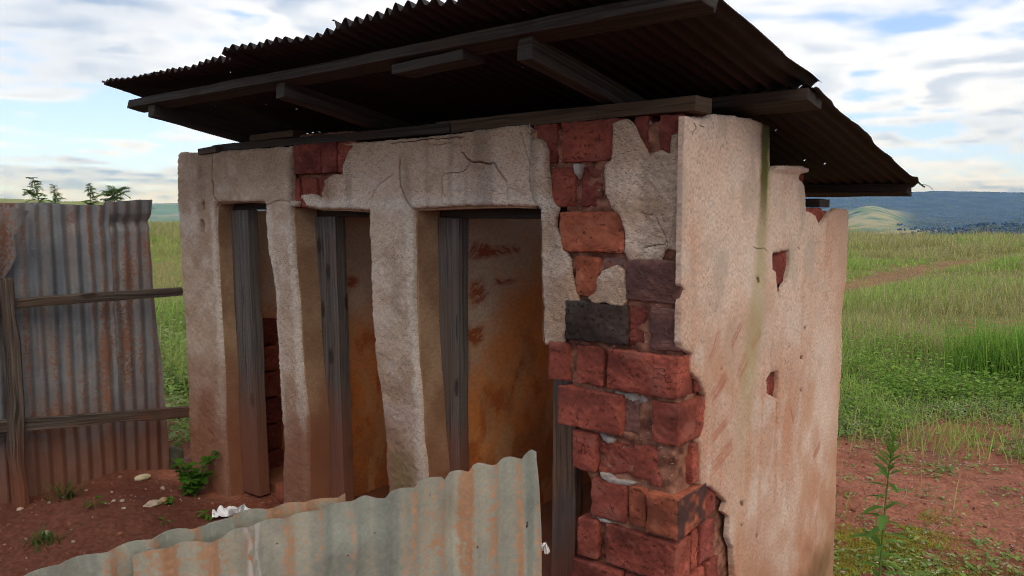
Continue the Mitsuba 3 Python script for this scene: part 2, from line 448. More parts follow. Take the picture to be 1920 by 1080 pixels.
def side_col(p, n, uv):
    big = mikit.fbm(p.y * 2.2, 3.0, p.z * 1.5, 4)
    mid = mikit.fbm(p.y * 10, 9.0, p.z * 7, 4)
    streak = mikit.fbm(p.y * 26, 2.0, p.z * 1.8, 3)
    fine = mikit.fbm(p.y * 150, p.x * 150, p.z * 120, 3)
    spk = mikit.fbm(p.y * 130, 4.0, p.z * 80, 2)
    c = mikit.mix((0.50, 0.315, 0.225), (0.61, 0.465, 0.37), S(0.28, 0.68, big))
    c = mikit.mix(c, (0.60, 0.50, 0.42), S(0.5, 0.72, mid) * 0.6)
    c = mikit.mix(c, (0.50, 0.235, 0.14), S(0.55, 0.25, streak) * S(0.75, 0.25, big) * 0.55)
    c = c * (0.66 + 0.68 * fine)
    c = mikit.mix(c, (0.24, 0.165, 0.12), S(0.62, 0.80, spk) * S(0.46, 0.66, mikit.fbm(p.y * 5, 6.0, p.z * 4, 3)) * S(0.4, 1.0, p.z) * 0.5)
    gr = mikit.fbm(p.y * 4.3 + 11, 3.0, p.z * 3.1, 4)
    c = mikit.mix(c, (0.47, 0.245, 0.145), S(0.52, 0.70, gr) * S(1.6, 0.9, p.z) * 0.6)
    c = mikit.mix(c, (0.42, 0.34, 0.27), S(0.54, 0.70, mikit.fbm(p.y * 8 + 5, 8.0, p.z * 4, 4)) * S(0.7, 1.3, p.z) * 0.55)
    # rubbed-on strokes of red soil, slanting up to the back
    for y0, z0, y1, z1, w in STROKES:
        ln = math.hypot(y1 - y0, z1 - z0)
        ey, ez = (y1 - y0) / ln, (z1 - z0) / ln
        a = (p.y - (y0 + y1) / 2) * ey + (p.z - (z0 + z1) / 2) * ez
        b = -(p.y - (y0 + y1) / 2) * ez + (p.z - (z0 + z1) / 2) * ey + (mid - 0.5) * 0.03
        g = mikit.fbm(b * 170, a * 7, y0 * 91, 2)
        c = mikit.mix(c, (0.38, 0.125, 0.068), S(w * 1.2, w * 0.5, dr.abs(b)) * S(ln * 0.66, ln * 0.30, dr.abs(a)) * S(0.22, 0.56, g) * 0.62)
    # green run under the broken step of the wall top
    run = 0.655 - 0.16 * S(1.75, 0.7, p.z) + (mikit.fbm(p.z * 6, 1.0, 4.0, 2) - 0.5) * 0.05
    wdt = 0.055 + 0.060 * S(1.6, 1.0, p.z)
    top = S(1.28, 1.58, p.z)
    k = S(wdt, wdt * 0.2, dr.abs(p.y - run)) * S(0.25, 1.15, p.z)
    c = mikit.mix(c, (0.36, 0.31, 0.15), k * (0.35 + 0.5 * mid))
    k2 = S(0.055, 0.018, dr.abs(p.y - 0.615 + 0.05 * (mid - 0.5) - (p.z - 1.7) * 0.10)) * top
    c = mikit.mix(c, (0.085, 0.085, 0.012), k2 * S(0.15, 0.5, fine + 0.2) * 0.95)
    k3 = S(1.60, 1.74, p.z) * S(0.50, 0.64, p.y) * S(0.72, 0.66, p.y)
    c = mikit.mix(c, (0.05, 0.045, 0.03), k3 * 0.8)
    # damp, soil-stained and mossy foot at the back corner
    ft = S(0.45, -0.15, p.z + (mid - 0.5) * 0.5)
    c = mikit.mix(c, (0.40, 0.19, 0.105), ft * 0.75)
    ms = S(0.22, -0.22, p.z + (mid - 0.5) * 0.4 + (1.6 - p.y) * 0.35)
    c = mikit.mix(c, (0.12, 0.075, 0.03), ms * 0.85)
    bk = S(1.30, 1.60, p.y + (mid - 0.5) * 0.25)
    return mikit.mix(c, (0.46, 0.255, 0.16), bk * 0.55)


scene['plaster_side'] = twosided_bump(grit(95.0, 320.0), 0.010, princ(side_col, 0.93, 0.2))


def part_col(p, n, uv):
    """smoke- and hand-stained render of the cubicles, with scribbles of red earth"""
    a = mikit.fbm(p.y * 3 + 2, p.x * 2, p.z * 3, 4)
    b = mikit.fbm(p.y * 14, 2.0, p.z * 11, 4)
    fine = mikit.fbm(p.y * 90, p.x * 90, p.z * 90, 2)
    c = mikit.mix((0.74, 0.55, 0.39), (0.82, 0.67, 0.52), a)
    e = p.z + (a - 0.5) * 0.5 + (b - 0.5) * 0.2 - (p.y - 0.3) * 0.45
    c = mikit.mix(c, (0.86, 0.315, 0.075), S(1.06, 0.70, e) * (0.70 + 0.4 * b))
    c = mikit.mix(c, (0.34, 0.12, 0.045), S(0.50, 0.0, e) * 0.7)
    rub = mikit.fbm(p.y * 7 + 3, p.x * 3, p.z * 5, 4)
    c = mikit.mix(c, (0.58, 0.15, 0.035), S(0.50, 0.66, rub) * S(1.02, 0.75, p.z + (b - 0.5) * 0.2) * 0.8)
    c = mikit.mix(c, (0.78, 0.48, 0.24), S(0.56, 0.70, mikit.fbm(p.y * 9, 8.0, p.z * 4, 4)) * 0.5)
    for y0, z0, w, h, ang, x0 in ((0.36, 1.27, 0.10, 0.055, 0.9, -1.14), (0.38, 1.10, 0.085, 0.080, 1.0, -1.14), (0.36, 0.92, 0.08, 0.050, 0.5, -1.14), (0.56, 1.13, 0.10, 0.022, 0.1, -1.14),
                                  (0.50, 1.27, 0.15, 0.028, 0.05, -1.14), (0.345, 1.10, 0.06, 0.035, 0.6, -1.93), (0.25, 1.20, 0.05, 0.018, 0.2, -2.57)):
        ca, sa = math.cos(ang), math.sin(ang)
        u = (p.y - y0) * ca + (p.z - z0) * sa
        v = -(p.y - y0) * sa + (p.z - z0) * ca
        wob = (mikit.fbm(u * 16 + y0 * 30, v * 22, z0 * 9, 3) - 0.5) * 0.07
        g = dr.maximum(mikit.fbm((v + wob) * 150, u * 10, y0 * 700, 2), mikit.fbm((v * 0.8 + u * 0.6 + wob) * 120, (u * 0.8 - v * 0.6) * 12, z0 * 300, 2) - 0.04)
        k = S(1.15, 0.30, dr.sqrt(dr.square((p.y - y0) / w) + dr.square((p.z - z0) / h)) + (b - 0.5) * 1.2) * S(0.12, 0.05, dr.abs(p.x - x0))
        c = mikit.mix(c, (0.42, 0.10, 0.028), dr.maximum(k * S(0.42, 0.56, g), k * k * 0.5) * 0.9)
    return c * (0.80 + 0.4 * fine)


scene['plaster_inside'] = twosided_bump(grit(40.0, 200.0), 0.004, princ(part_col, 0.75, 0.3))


def wood_fn(dark, light, stain, f=1.0):
    def fn(p, n, uv):
        w = mikit.fbm(uv.x * 2.2, uv.y * 9, 1.0, 3)
        g = mikit.fbm(uv.x * 2.0 * f, uv.y * 170 + w * 4, 3.0, 3)
        g2 = mikit.noise(uv.x * 11, uv.y * 420 + w * 20, 8.0)
        c = mikit.mix(dark, light, S(0.25, 0.75, g * 0.7 + g2 * 0.3))
        blot = mikit.fbm(uv.x * 4 + 9, uv.y * 12, 5.0, 3)
        c = mikit.mix(c, stain, S(0.48, 0.72, blot) * 0.6)
        kd, _, kr = mikit.voronoi(uv.x * 3.1, uv.y * 7.0)
        c = mikit.mix(c, (0.03, 0.021, 0.016), S(0.16, 0.07, kd) * S(0.45, 0.5, kr) * 0.85)
        return mikit.mix(c, (0.02, 0.015, 0.012), S(0.70, 0.86, mikit.fbm(uv.x * 5, uv.y * 210, 7.0, 2)) * 0.7)
    return fn


def wood_bump(p, n, uv):
    w = mikit.fbm(uv.x * 2.2, uv.y * 9, 1.0, 3)
    return mikit.fbm(uv.x * 3.0, uv.y * 150 + w * 9, 3.0, 3)


def foot_stain(fn, z1, amt, col=(0.20, 0.065, 0.033)):
    def g(p, n, uv):
        c = fn(p, n, uv)
        return mikit.mix(c, col, S(z1, z1 * 0.25, p.z + (mikit.fbm(p.x * 9, p.y * 9, p.z * 4, 3) - 0.5) * 0.5) * amt)
    return g


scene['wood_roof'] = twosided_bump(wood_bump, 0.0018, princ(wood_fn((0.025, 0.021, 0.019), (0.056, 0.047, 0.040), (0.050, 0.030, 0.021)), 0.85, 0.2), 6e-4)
scene['wood_raw'] = twosided_bump(wood_bump, 0.0018, princ(wood_fn((0.045, 0.030, 0.020), (0.10, 0.068, 0.045), (0.072, 0.042, 0.026)), 0.85, 0.25), 6e-4)
scene['wood_grey'] = twosided_bump(wood_bump, 0.0008, princ(foot_stain(wood_fn((0.066, 0.056, 0.050), (0.145, 0.127, 0.113), (0.125, 0.078, 0.052)), 0.75, 0.8), 0.7, 0.35), 6e-4)
scene['wood_old'] = twosided_bump(wood_bump, 0.006, princ(foot_stain(wood_fn((0.034, 0.027, 0.022), (0.125, 0.10, 0.082), (0.07, 0.045, 0.031)), 0.5, 0.7), 0.9, 0.2), 6e-4)
scene['wood_brown'] = twosided_bump(wood_bump, 0.003, princ(foot_stain(wood_fn((0.09, 0.05, 0.03), (0.20, 0.12, 0.075), (0.10, 0.09, 0.085)), 0.5, 0.6), 0.8, 0.25), 6e-4)


def sheet_col(pale, blue, rust, pitch, amount, mud=0.0, dark=1.0, valley=0.27, phase=0.0, drip=False):
    def fn(p, n, uv):
        s, t = uv.x, uv.y
        ph = dr.power(0.5 - 0.5 * dr.cos(2 * np.pi * (s / pitch + phase)), 3.0)              # 1 in the valleys, where water and dirt run
        st = mikit.fbm(s * 38, t * 1.6, 3.0, 3)
        big = mikit.fbm(s * 4.5, t * 2.6, 9.0, 4)
        fine = mikit.fbm(s * 120, t * 120, 2.0, 3)
        spang = mikit.noise(s * 260, t * 260, 5.0)
        c = mikit.mix(blue, pale, S(0.3, 0.7, big * 0.6 + st * 0.4))
        c = c * (0.80 + 0.25 * fine + 0.14 * spang)
        r = S(0.61 - amount, 0.85 - amount, st * 0.42 + big * 0.48 + ph * valley + (fine - 0.5) * 0.40)
        scr = dr.abs(mikit.fbm(s * 14 + t * 5, t * 4 - s * 3, 6.0, 3) - 0.5)
        c = mikit.mix(c, pale, S(0.006, 0.001, scr) * 0.5)
        c = c * (0.80 + 0.4 * mikit.fbm(s * 9, t * 13, 4.0, 4))
        c2 = mikit.mix(rust[0], rust[1], mikit.fbm(s * 22, t * 9, 7.0, 3))
        c = mikit.mix(c, c2 * (0.75 + 0.5 * fine), r)
        if drip:            # a run of lime wash down the front sheet
            x = dr.abs(s - 0.742 + (mikit.fbm(t * 22, s * 30, 4.0, 2) - 0.5) * 0.02)
            c = mikit.mix(c, (0.52, 0.51, 0.48), S(0.018, 0.009, x) * S(0.30, 0.62, mikit.fbm(s * 120, t * 50, 6.0, 3)) * 0.8)
        if mud:
            e = t + (mikit.fbm(s * 9, t * 5, 1.0, 3) - 0.5) * 0.35
            c = mikit.mix(c, (0.20, 0.085, 0.052), S(mud, mud * 0.25, e) * 0.9)
        return c * dark
    return fn


def sheet_rough(pitch, amount):
    def fn(p, n, uv):
        st = mikit.fbm(uv.x * 38, uv.y * 1.6, 3.0, 3)
        return 0.42 + 0.4 * S(0.3, 0.7, st)
    return fn


def dent(p, n, uv):
    return mikit.fbm(uv.x * 16, uv.y * 7, 3.0, 3) + 0.05 * mikit.noise(uv.x * 300, uv.y * 300, 1.0)


RUST1 = ((0.36, 0.185, 0.10), (0.43, 0.27, 0.165))
RUST2 = ((0.14, 0.075, 0.052), (0.27, 0.12, 0.07))
scene['sheet_screen'] = twosided_bump(dent, 0.010, princ(sheet_col((0.37, 0.36, 0.285), (0.25, 0.275, 0.24), RUST1, 0.076, 0.085, valley=0.20, phase=0.62, drip=True), sheet_rough(0.076, 0.1), 0.45, metallic=0.25))
scene['sheet_fence'] = twosided_bump(dent, 0.010, princ(sheet_col((0.255, 0.25, 0.245), (0.125, 0.14, 0.16), RUST2, 0.060, 0.150, mud=0.60, valley=0.08), sheet_rough(0.052, 0.1), 0.4, metallic=0.25))
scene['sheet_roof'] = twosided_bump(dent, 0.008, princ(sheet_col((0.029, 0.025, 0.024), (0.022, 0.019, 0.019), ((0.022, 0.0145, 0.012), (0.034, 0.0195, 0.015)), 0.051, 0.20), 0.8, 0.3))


def leaf_bsdf(tr=0.7):
    return {'type': 'principledthin', 'base_color': VC, 'roughness': 0.55, 'diff_trans': tr, 'spec_trans': 0.0, 'eta': 1.35}


scene['leaf'] = leaf_bsdf()
scene['stem'] = {'type': 'twosided', 'bsdf': princ(VC, 0.8, 0.25)}

# world-space description of the land around
CR = np.array([math.cos(_yaw), math.sin(_yaw)])
CF = FWH[:2]


def near_z(x, y):
    """ground about the latrines: a raised court, the field a foot lower, both rough"""
    s = x + 0.9 * np.maximum(y, 0) + 0.12 * np.minimum(y, 0)
    b = 0.0 - 0.28 * ss(-0.05, 0.45, s) - 0.06 * ss(-3.2, -3.9, x)
    p = np.stack([x, y, np.zeros_like(x)], -1)
    n = (fb(p * 0.35, 3, 3) - 0.5) * 0.16 * ss(2, 9, np.hypot(x, y)) + (fb(p * 2.2, 3, 4) - 0.5) * 0.05 + (fb(p * 11, 3, 5) - 0.5) * 0.016
    court = ss(-0.15, -0.5, x) * ss(0.1, -0.05, y) * ss(-3.2, -3.0, x)
    n = n * (1 - 0.25 * court)
    heap = 0.05 * ss(-2.0, -2.5, x) * ss(0.0, -0.3, y) * ss(-3.2, -3.0, x) * nz(p * 3.3, 8)
    return b + n + heap


def far_z(x, y):
    dx, dy = x - CAM[0], y - CAM[1]
    r = np.hypot(dx, dy)
    phi = np.degrees(np.arctan2(dx * CR[0] + dy * CR[1], dx * CF[0] + dy * CF[1]))
    p = np.stack([x, y, np.zeros_like(x)], -1)
    re = 40 + 35 * ss(5, -20, phi)
    z = -80 * ss(re, re + 650, r)
    z = z + (fb(p / 60.0, 4, 51) - 0.5) * 6 * ss(90, 400, r) + (fb(p / 420.0, 5, 52) - 0.5) * 46 * ss(500, 2200, r)
    # the far escarpment that rings the valley
    ring = 193 + 20 * (fb(np.stack([phi / 9.0, phi * 0, phi * 0], -1), 4, 54) - 0.5)
    ring = ring * (0.62 + 0.38 * ss(-12, 8, phi))
    z = z + ring * np.exp(-((r - 6400) / 1500.0) ** 2) * (r < 6400) + ring * (r >= 6400)
    # the hill coloured as sunlit, the long wooded spur in front of it and the green down on the left
    z = z + 88 * np.exp(-((phi - 24.0) / 2.3) ** 2 - ((r - 3900) / 700.0) ** 2)
    z = z + 40 * ss(24.5, 31.0, phi) * np.exp(-((r - 2300) / 480.0) ** 2)
    z = z + 94 * ss(-20.8, -27.5, phi) * np.exp(-((r - 1150) / 420.0) ** 2) + 14 * np.exp(-((phi + 22) / 2.4) ** 2 - ((r - 620) / 170.0) ** 2)
    return z


def land_z(x, y):
    return near_z(x, y) + far_z(x, y)


def track_d(x, y):
    """distance to the middle of the worn path over the field"""
    return Lp.distance(x, y)


class Lp:
    @staticmethod
    def distance(x, y):
        return shapely.distance(LineString(TRACK), shapely.points(np.asarray(x, float), np.asarray(y, float)))


TRACK = [(-4.6, 13.2), (-4.3, 16.5), (-4.5, 20.5), (-4.3, 25.0), (-3.0, 31.0), (0.0, 38.0)]      # the worn path over the field


def ground_col(p, n, uv):
    a = mikit.fbm(p.x * 0.9, p.y * 0.9, 3.0, 4)
    b = mikit.fbm(p.x * 6, p.y * 6, 5.0, 4)
    f = mikit.fbm(p.x * 70, p.y * 70, 1.0, 3)
    c = mikit.mix((0.185, 0.060, 0.035), (0.32, 0.125, 0.076), S(0.28, 0.72, 0.5 * a + 0.5 * b)) * (0.55 + 0.86 * f)
    c = mikit.mix(c, (0.14, 0.065, 0.050), S(0.56, 0.68, mikit.fbm(p.x * 2.3 + 7, p.y * 2.3, 9.0, 4)) * 0.45)
    c = mikit.mix(c, (0.30, 0.19, 0.14), S(0.70, 0.86, mikit.noise(p.x * 95, p.y * 95, 2.0)) * 0.6)
    damp_shade = S(0.0, -0.35, p.y) * S(-0.1, -0.5, p.x) * S(-3.4, -3.0, p.x)  # shade of the enclosed court, painted into the soil colour
    c = mikit.mix(c, mi.Color3f(0.085, 0.031, 0.022) * (0.6 + 0.8 * f), damp_shade * 0.75)
    s = p.x + 0.9 * p.y
    grass = S(4.8, 7.5, s + (a - 0.5) * 2.5) * S(0.0, 3.0, p.y) + S(-3.6, -5.5, p.x - 0.2 * p.y + (a - 0.5) * 2.0)
    grass = dr.clip(grass, 0, 1)
    g = mikit.mix((0.11, 0.155, 0.04), (0.22, 0.25, 0.085), b)
    td = 99.0
    for (ax, ay), (bx, by) in zip(TRACK[:-1], TRACK[1:]):
        l2 = (bx - ax) ** 2 + (by - ay) ** 2
        t_ = dr.clip(((p.x - ax) * (bx - ax) + (p.y - ay) * (by - ay)) / l2, 0, 1)
        td = dr.minimum(td, dr.sqrt(dr.square(p.x - ax - t_ * (bx - ax)) + dr.square(p.y - ay - t_ * (by - ay))))
    worn = S(0.75, 0.25, td + (b - 0.5) * 1.2) * 0.5
    g = mikit.mix(g, mikit.mix((0.25, 0.17, 0.085), (0.30, 0.24, 0.13), f), S(1.4, 0.5, td + (a - 0.5) * 1.4) * 0.6)
    grass = grass * (1 - 0.85 * worn)
    c = mikit.mix(c, g, grass * (0.85 - 0.5 * S(0.55, 0.7, b)))
    return c


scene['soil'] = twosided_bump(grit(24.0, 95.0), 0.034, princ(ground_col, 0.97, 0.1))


def hill_col(p, n, uv):
    a = mikit.fbm(p.x / 330, p.y / 330, 3.0, 4)
    b = mikit.fbm(p.x / 70, p.y / 70, 5.0, 4)
    t = mikit.noise(p.x / 11, p.y / 11, 1.0)
    dx, dy = p.x - float(CAM[0]), p.y - float(CAM[1])
    r = dr.sqrt(dx * dx + dy * dy)
    ri = dx * float(CR[0]) + dy * float(CR[1])
    fo = dx * float(CF[0]) + dy * float(CF[1])
    phi = dr.atan2(ri, fo) * (180 / np.pi)
    wood = mikit.mix((0.030, 0.050, 0.018), (0.10, 0.115, 0.045), b) * (0.65 + 0.7 * t)
    sunlit_col = mikit.mix((0.18, 0.25, 0.07), (0.42, 0.36, 0.14), S(0.3, 0.7, b))  # pale tone of the sun patches, sunlight put into the colour
    green = mikit.mix((0.17, 0.26, 0.06), (0.33, 0.32, 0.12), S(0.3, 0.7, a))
    sunlit_hill = S(3.4, 1.5, dr.abs(phi - 23.6) + (b - 0.5) * 1.2) * S(2700, 3050, r) * S(5000, 4400, r)  # patch of sunlight painted on the rounded hill
    left = S(-16, -19, phi) * S(720, 830, r + (b - 0.5) * 160)
    strip = S(0.46, 0.53, a) * S(2350, 2500, r) * S(3000, 2800, r)  # streaks of sunlight painted across the slopes behind the spur
    c = mikit.mix(wood, sunlit_col, dr.clip(sunlit_hill * S(0.25, 0.5, b + 0.12) + strip * 0.9, 0, 1))
    c = mikit.mix(c, green * (0.85 + 0.3 * t), left * S(0.2, 0.45, b + 0.08))
    fieldc = mikit.mix((0.12, 0.14, 0.05), (0.20, 0.19, 0.08), b)
    return mikit.mix(c, fieldc, S(150, 90, r))


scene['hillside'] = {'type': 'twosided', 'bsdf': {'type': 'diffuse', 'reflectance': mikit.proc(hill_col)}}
scene['foliage_far'] = {'type': 'twosided', 'bsdf': {'type': 'diffuse', 'reflectance': VC}}

# ------------------------------------------------------------------ ground, hills
def polar(radii, angles, zf, closed=True):
    R, A = np.meshgrid(radii, angles, indexing='ij')
    x = CAM[0] + R * np.sin(A) * CR[0] + R * np.cos(A) * CF[0]
    y = CAM[1] + R * np.sin(A) * CR[1] + R * np.cos(A) * CF[1]
    z = zf(x, y)
    n, m = R.shape
    i, j = np.meshgrid(np.arange(n - 1), np.arange(m), indexing='ij')
    j2 = (j + 1) % m
    q = np.stack([i * m + j, i * m + j2, (i + 1) * m + j2, (i + 1) * m + j], -1).reshape(-1, 4)
    return np.stack([x, y, z], -1).reshape(-1, 3), q[:, ::-1]


ang = np.radians(np.concatenate([np.linspace(-180, -46, 60, endpoint=False), np.linspace(-46, 46, 620, endpoint=False), np.linspace(46, 180, 60, endpoint=False)]))
rad = np.concatenate([[0.02, 0.5], np.geomspace(1.0, 72.0, 330)])
V, q = polar(rad, ang, land_z)
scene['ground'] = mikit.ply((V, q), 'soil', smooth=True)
tag('ground', kind='structure')
ang2 = np.radians(np.concatenate([np.linspace(-180, -46, 90, endpoint=False), np.linspace(-46, 46, 560, endpoint=False), np.linspace(46, 180, 90, endpoint=False)]))
rad2 = np.concatenate([np.geomspace(71.5, 8000, 260), [9500, 12000]])
V, q = polar(rad2, ang2, lambda x, y: land_z(x, y) - 0.02)
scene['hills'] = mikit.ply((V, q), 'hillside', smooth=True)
tag('hills', kind='structure')

# far woodland: small broken crowns scattered over slopes and valley
def crown_blob(seed):
    m = trimesh.creation.icosphere(subdivisions=2, radius=1.0)
    v = np.array(m.vertices)
    v = v * (0.72 + 0.62 * fb(v * 1.9 + seed * 9, 3, seed))[:, None] * [1, 1, 0.85]
    return v, np.array(m.faces)


def scatter_wood(n, phi0, phi1, r0, r1, seed, keep):
    r_ = np.random.default_rng(seed)
    VV, FF, CC, at = [], [], [], 0
    blobs = [crown_blob(i) for i in range(5)]
    phi = np.radians(r_.uniform(phi0, phi1, n))
    rr = np.exp(r_.uniform(np.log(r0), np.log(r1), n))
    x = CAM[0] + rr * (np.sin(phi) * CR[0] + np.cos(phi) * CF[0])
    y = CAM[1] + rr * (np.sin(phi) * CR[1] + np.cos(phi) * CF[1])
    k = keep(x, y, rr, np.degrees(phi)) > r_.uniform(0, 1, n)
    x, y, rr = x[k], y[k], rr[k]
    z = land_z(x, y)
    for i in range(len(x)):
        v, f = blobs[i % 5]
        s = r_.uniform(2.2, 5.0)
        a = r_.uniform(0, 6.28)
        c, sn = math.cos(a), math.sin(a)
        vv = np.column_stack([v[:, 0] * c - v[:, 1] * sn, v[:, 0] * sn + v[:, 1] * c, v[:, 2]]) * s + [x[i], y[i], z[i] + s * 0.55]
        VV.append(vv); FF.append(f + at); at += len(vv)
        CC.append(np.broadcast_to(np.array([0.036, 0.052, 0.020]) * r_.uniform(0.6, 1.5) * [1, r_.uniform(0.9, 1.15), 1], vv.shape))
    return (np.vstack(VV), np.vstack(FF)), np.vstack(CC)


m, c = scatter_wood(2600, -33, -18, 260, 1000, 5, lambda x, y, r, ph: np.where(r < 620, 0.75, 0.12) * ss(0.35, 0.6, fb(np.stack([x / 70, y / 70, x * 0], -1), 3, 61)))
add('woodland', m, 'foliage_far', 'dark green trees massed in the dip beyond the left field', 'woodland', kind='stuff', smooth=True, color=c)
m, c = scatter_wood(4200, 25.6, 44, 900, 3300, 6, lambda x, y, r, ph: 0.9 * ss(0.30, 0.6, fb(np.stack([x / 130, y / 130, x * 0], -1), 3, 63)))
add('woodland', m, 'foliage_far', 'blue-green trees dotting the far valley on the right', 'woodland', kind='stuff', smooth=True, color=c)

# ------------------------------------------------------------------ latrine block: front wall
LB = 'latrine_block'
tag(LB, 'small crumbling plastered brick latrine block with three doorways and rusty tin roof', 'latrine')
BOT = -0.35
outer = front([(330, 290), (336, 285), (395, 284), (470, 280), (545, 273), (640, 270), (760, 262), (880, 247), (985, 233), (1000, 246)])
right_edge = front([(990, 250), (994, 261), (1007, 259), (1018, 267), (1024, 283), (1023, 314), (1028, 343), (1035, 377), (1043, 390), (1039, 409), (1039, 428), (1050, 446), (1054, 469), (1064, 487), (1067, 519), (1075, 547), (1083, 575), (1066, 605), (1055, 633), (1052, 655), (1016, 647), (1014, 560), (1013, 450), (1012, 389)])
left_bottom = [(-2.855, BOT), (-2.875, 0.3)]
door3 = front([(774, 391), (806, 390), (870, 387), (950, 385), (1012, 387)])
d3l = front([(798, 893), (791, 819), (787, 745), (782, 690), (778, 615), (776, 520), (774, 430)])
p3l = front([(692, 395), (692, 450), (697, 560), (704, 671), (711, 719), (721, 801), (724, 875), (728, 919)])
door2t = front([(564, 371), (572, 386), (600, 391), (650, 392)])
p2r = front([(575, 934), (575, 893), (574, 782), (566, 708), (561, 634), (557, 560), (551, 503), (548, 456), (545, 415), (545, 387)])
p2l = front([(499, 378), (502, 440), (507, 487), (514, 560), (522, 671), (525, 764), (531, 838), (529, 893), (530, 945)])
door1t = front([(408, 379), (446, 377)])
p1r = front([(425, 900), (420, 827), (418, 767), (417, 700), (413, 634), (409, 560), (406, 503), (402, 424), (403, 385)])
D3 = Polygon([(-1.09, BOT - 1)] + d3l + door3 + [(-0.53, 1.0), (-0.53, BOT - 1)])
D2 = Polygon([(-1.93, BOT - 1)] + p2r + front([(555, 386)]) + door2t + p3l + [(-1.27, BOT - 1)])
D1 = Polygon([(-2.45, BOT - 1)] + p1r + door1t + p2l + [(-2.03, BOT - 1)])
patch1 = Polygon(front([(546, 262), (546, 278), (546, 377), (562, 378), (562, 366), (587, 363), (603, 374), (609, 336), (625, 328), (642, 330), (642, 310), (650, 288), (660, 275), (638, 269), (638, 255)]))
whole = Polygon(outer + right_edge + [(-0.53, 1.2), (-0.53, BOT)] + left_bottom)
for pts, sg in ((p1r, -1), (p2r, -1), (d3l, -1), (p2l, 1)):
    q_ = np.array(pts)
    b_, a_ = np.polyfit(q_[:, 1], q_[:, 0], 1)
    EDGES.append((float(a_), float(b_), sg))
crust = whole.difference(D3).difference(D2).difference(D1).difference(patch1)
crust = crust.difference(Polygon([(-0.53, BOT), (-0.53, 0.98), (-0.40, 0.98), (-0.40, BOT)]))
# nail holes on the left pier
for u, v, a, b in ((382, 386, 0.010, 0.026), (381, 427, 0.020, 0.036)):
    c = front([(u, v)])[0]
    h = Polygon([(c[0] + a * math.cos(t) * (1 + 0.25 * math.sin(3 * t)), c[1] + b * math.sin(t)) for t in np.linspace(0, 6.28, 14)[:-1]])
    crust = crust.difference(h)
crust = jagged(crust, 0.0042, 38, 0.006, 3)
CRACKS = [
    ([(866, 285), (880, 298), (887, 303), (900, 303), (916, 308), (926, 305), (940, 325), (951, 342)], 0.0022),
    ([(884, 304), (873, 322), (846, 324), (831, 330), (831, 372), (838, 388)], 0.0012),
    ([(950, 342), (952, 386)], 0.0011), ([(952, 352), (968, 357), (985, 368)], 0.0010),
    ([(735, 268), (770, 266), (800, 262), (870, 257)], 0.0018), ([(812, 271), (835, 271), (845, 266), (856, 272)], 0.0010),
    ([(752, 300), (754, 352), (764, 378), (776, 392)], 0.0015), ([(740, 325), (725, 336), (712, 345), (700, 366), (693, 393)], 0.0014),
    ([(396, 283), (397, 330), (401, 370), (410, 380)], 0.0020), ([(497, 384), (508, 381), (524, 374), (540, 376), (546, 379)], 0.0016),
    ([(978, 246), (985, 268), (993, 300), (994, 340), (1000, 372), (1014, 390)], 0.0013),
]
cr = []
for pts, w in CRACKS:
    c = np.array(shapely.segmentize(LineString(front(pts)), 0.012).coords)
    q = np.column_stack([c, c[:, 0] * 0])
    c = c + (np.column_stack([nz(q * 55, 1), nz(q * 55, 2)]) - 0.5) * 0.007
    cr.append(LineString(c).buffer(w, cap_style=2))
crust0, crust = crust, crust.difference(unary_union(cr))


def relief_front(V):
    q = np.column_stack([V, V[:, 0] * 0])
    big = (fb(q * 2.2, 3, 71) - 0.5) * 0.030
    mid = (fb(q * 14, 3, 72) - 0.5) * 0.011
    peb = (fb(q * 95, 2, 73) - 0.5) * 0.0095
    return big + mid + peb


for i, p in enumerate(sorted(polys(crust), key=lambda p: -p.area)):
    if p.area > 2e-4:
        add(LB + '__front_wall__plaster', slab(p, 0.0072, 0.024, f3, relief_front, 0.009, i, outline=crust0), 'plaster_front', smooth=50)
patchB = Polygon(front([(1147, 230), (1160, 227), (1172, 224), (1186, 237), (1194, 256), (1205, 275), (1213, 292), (1238, 282), (1254, 287), (1255, 253), (1268, 248), (1281, 246), (1281, 330), (1279, 400), (1276, 478), (1262, 470), (1247, 467), (1240, 472), (1236, 489), (1213, 489), (1194, 489), (1177, 492), (1172, 475), (1169, 470), (1169, 434), (1161, 406), (1144, 389), (1134, 362), (1134, 309), (1147, 298), (1148, 262)]))
patchC = Polygon(front([(1099, 560), (1113, 547), (1113, 525), (1124, 508), (1152, 497), (1166, 506), (1174, 558), (1163, 578), (1147, 574), (1130, 569), (1110, 572)]))
crackB = LineString(front([(1198, 398), (1226, 402), (1236, 425), (1246, 455), (1250, 470)])).buffer(0.0012, cap_style=2)
crackB2 = LineString(front([(1200, 466), (1222, 462), (1244, 458)])).buffer(0.0012, cap_style=2)
for i, pp in enumerate((patchB.difference(crackB).difference(crackB2), patchC)):
    for p in polys(jagged(pp, 0.0035, 45, 0.006, 20 + i)):
        if p.area > 2e-4:
            add(LB + '__front_wall__plaster', slab(p, 0.0062, 0.022, f3, relief_front, 0.009, 9 + i, outline=pp.buffer(0.004).buffer(-0.004)), 'plaster_front', smooth=50)

# the wall behind the crust (rendered jambs show), leaving out the bare pier and the hole over the second door
core = Polygon([(-2.868, BOT), (-2.885, 1.712), (-0.50, 1.712), (-0.50, BOT)])
core = core.difference(D1.buffer(-0.008)).difference(D2.buffer(-0.008)).difference(D3.buffer(-0.008)).difference(patch1.buffer(0.03)).difference(Polygon([(-0.56, BOT - 1), (-0.56, 1.8), (-0.40, 1.8), (-0.40, BOT - 1)]))
for p in polys(core):
    add(LB + '__front_wall__render', prism(p, f3, -0.20, -0.018), 'plaster_reveal', smooth=30)


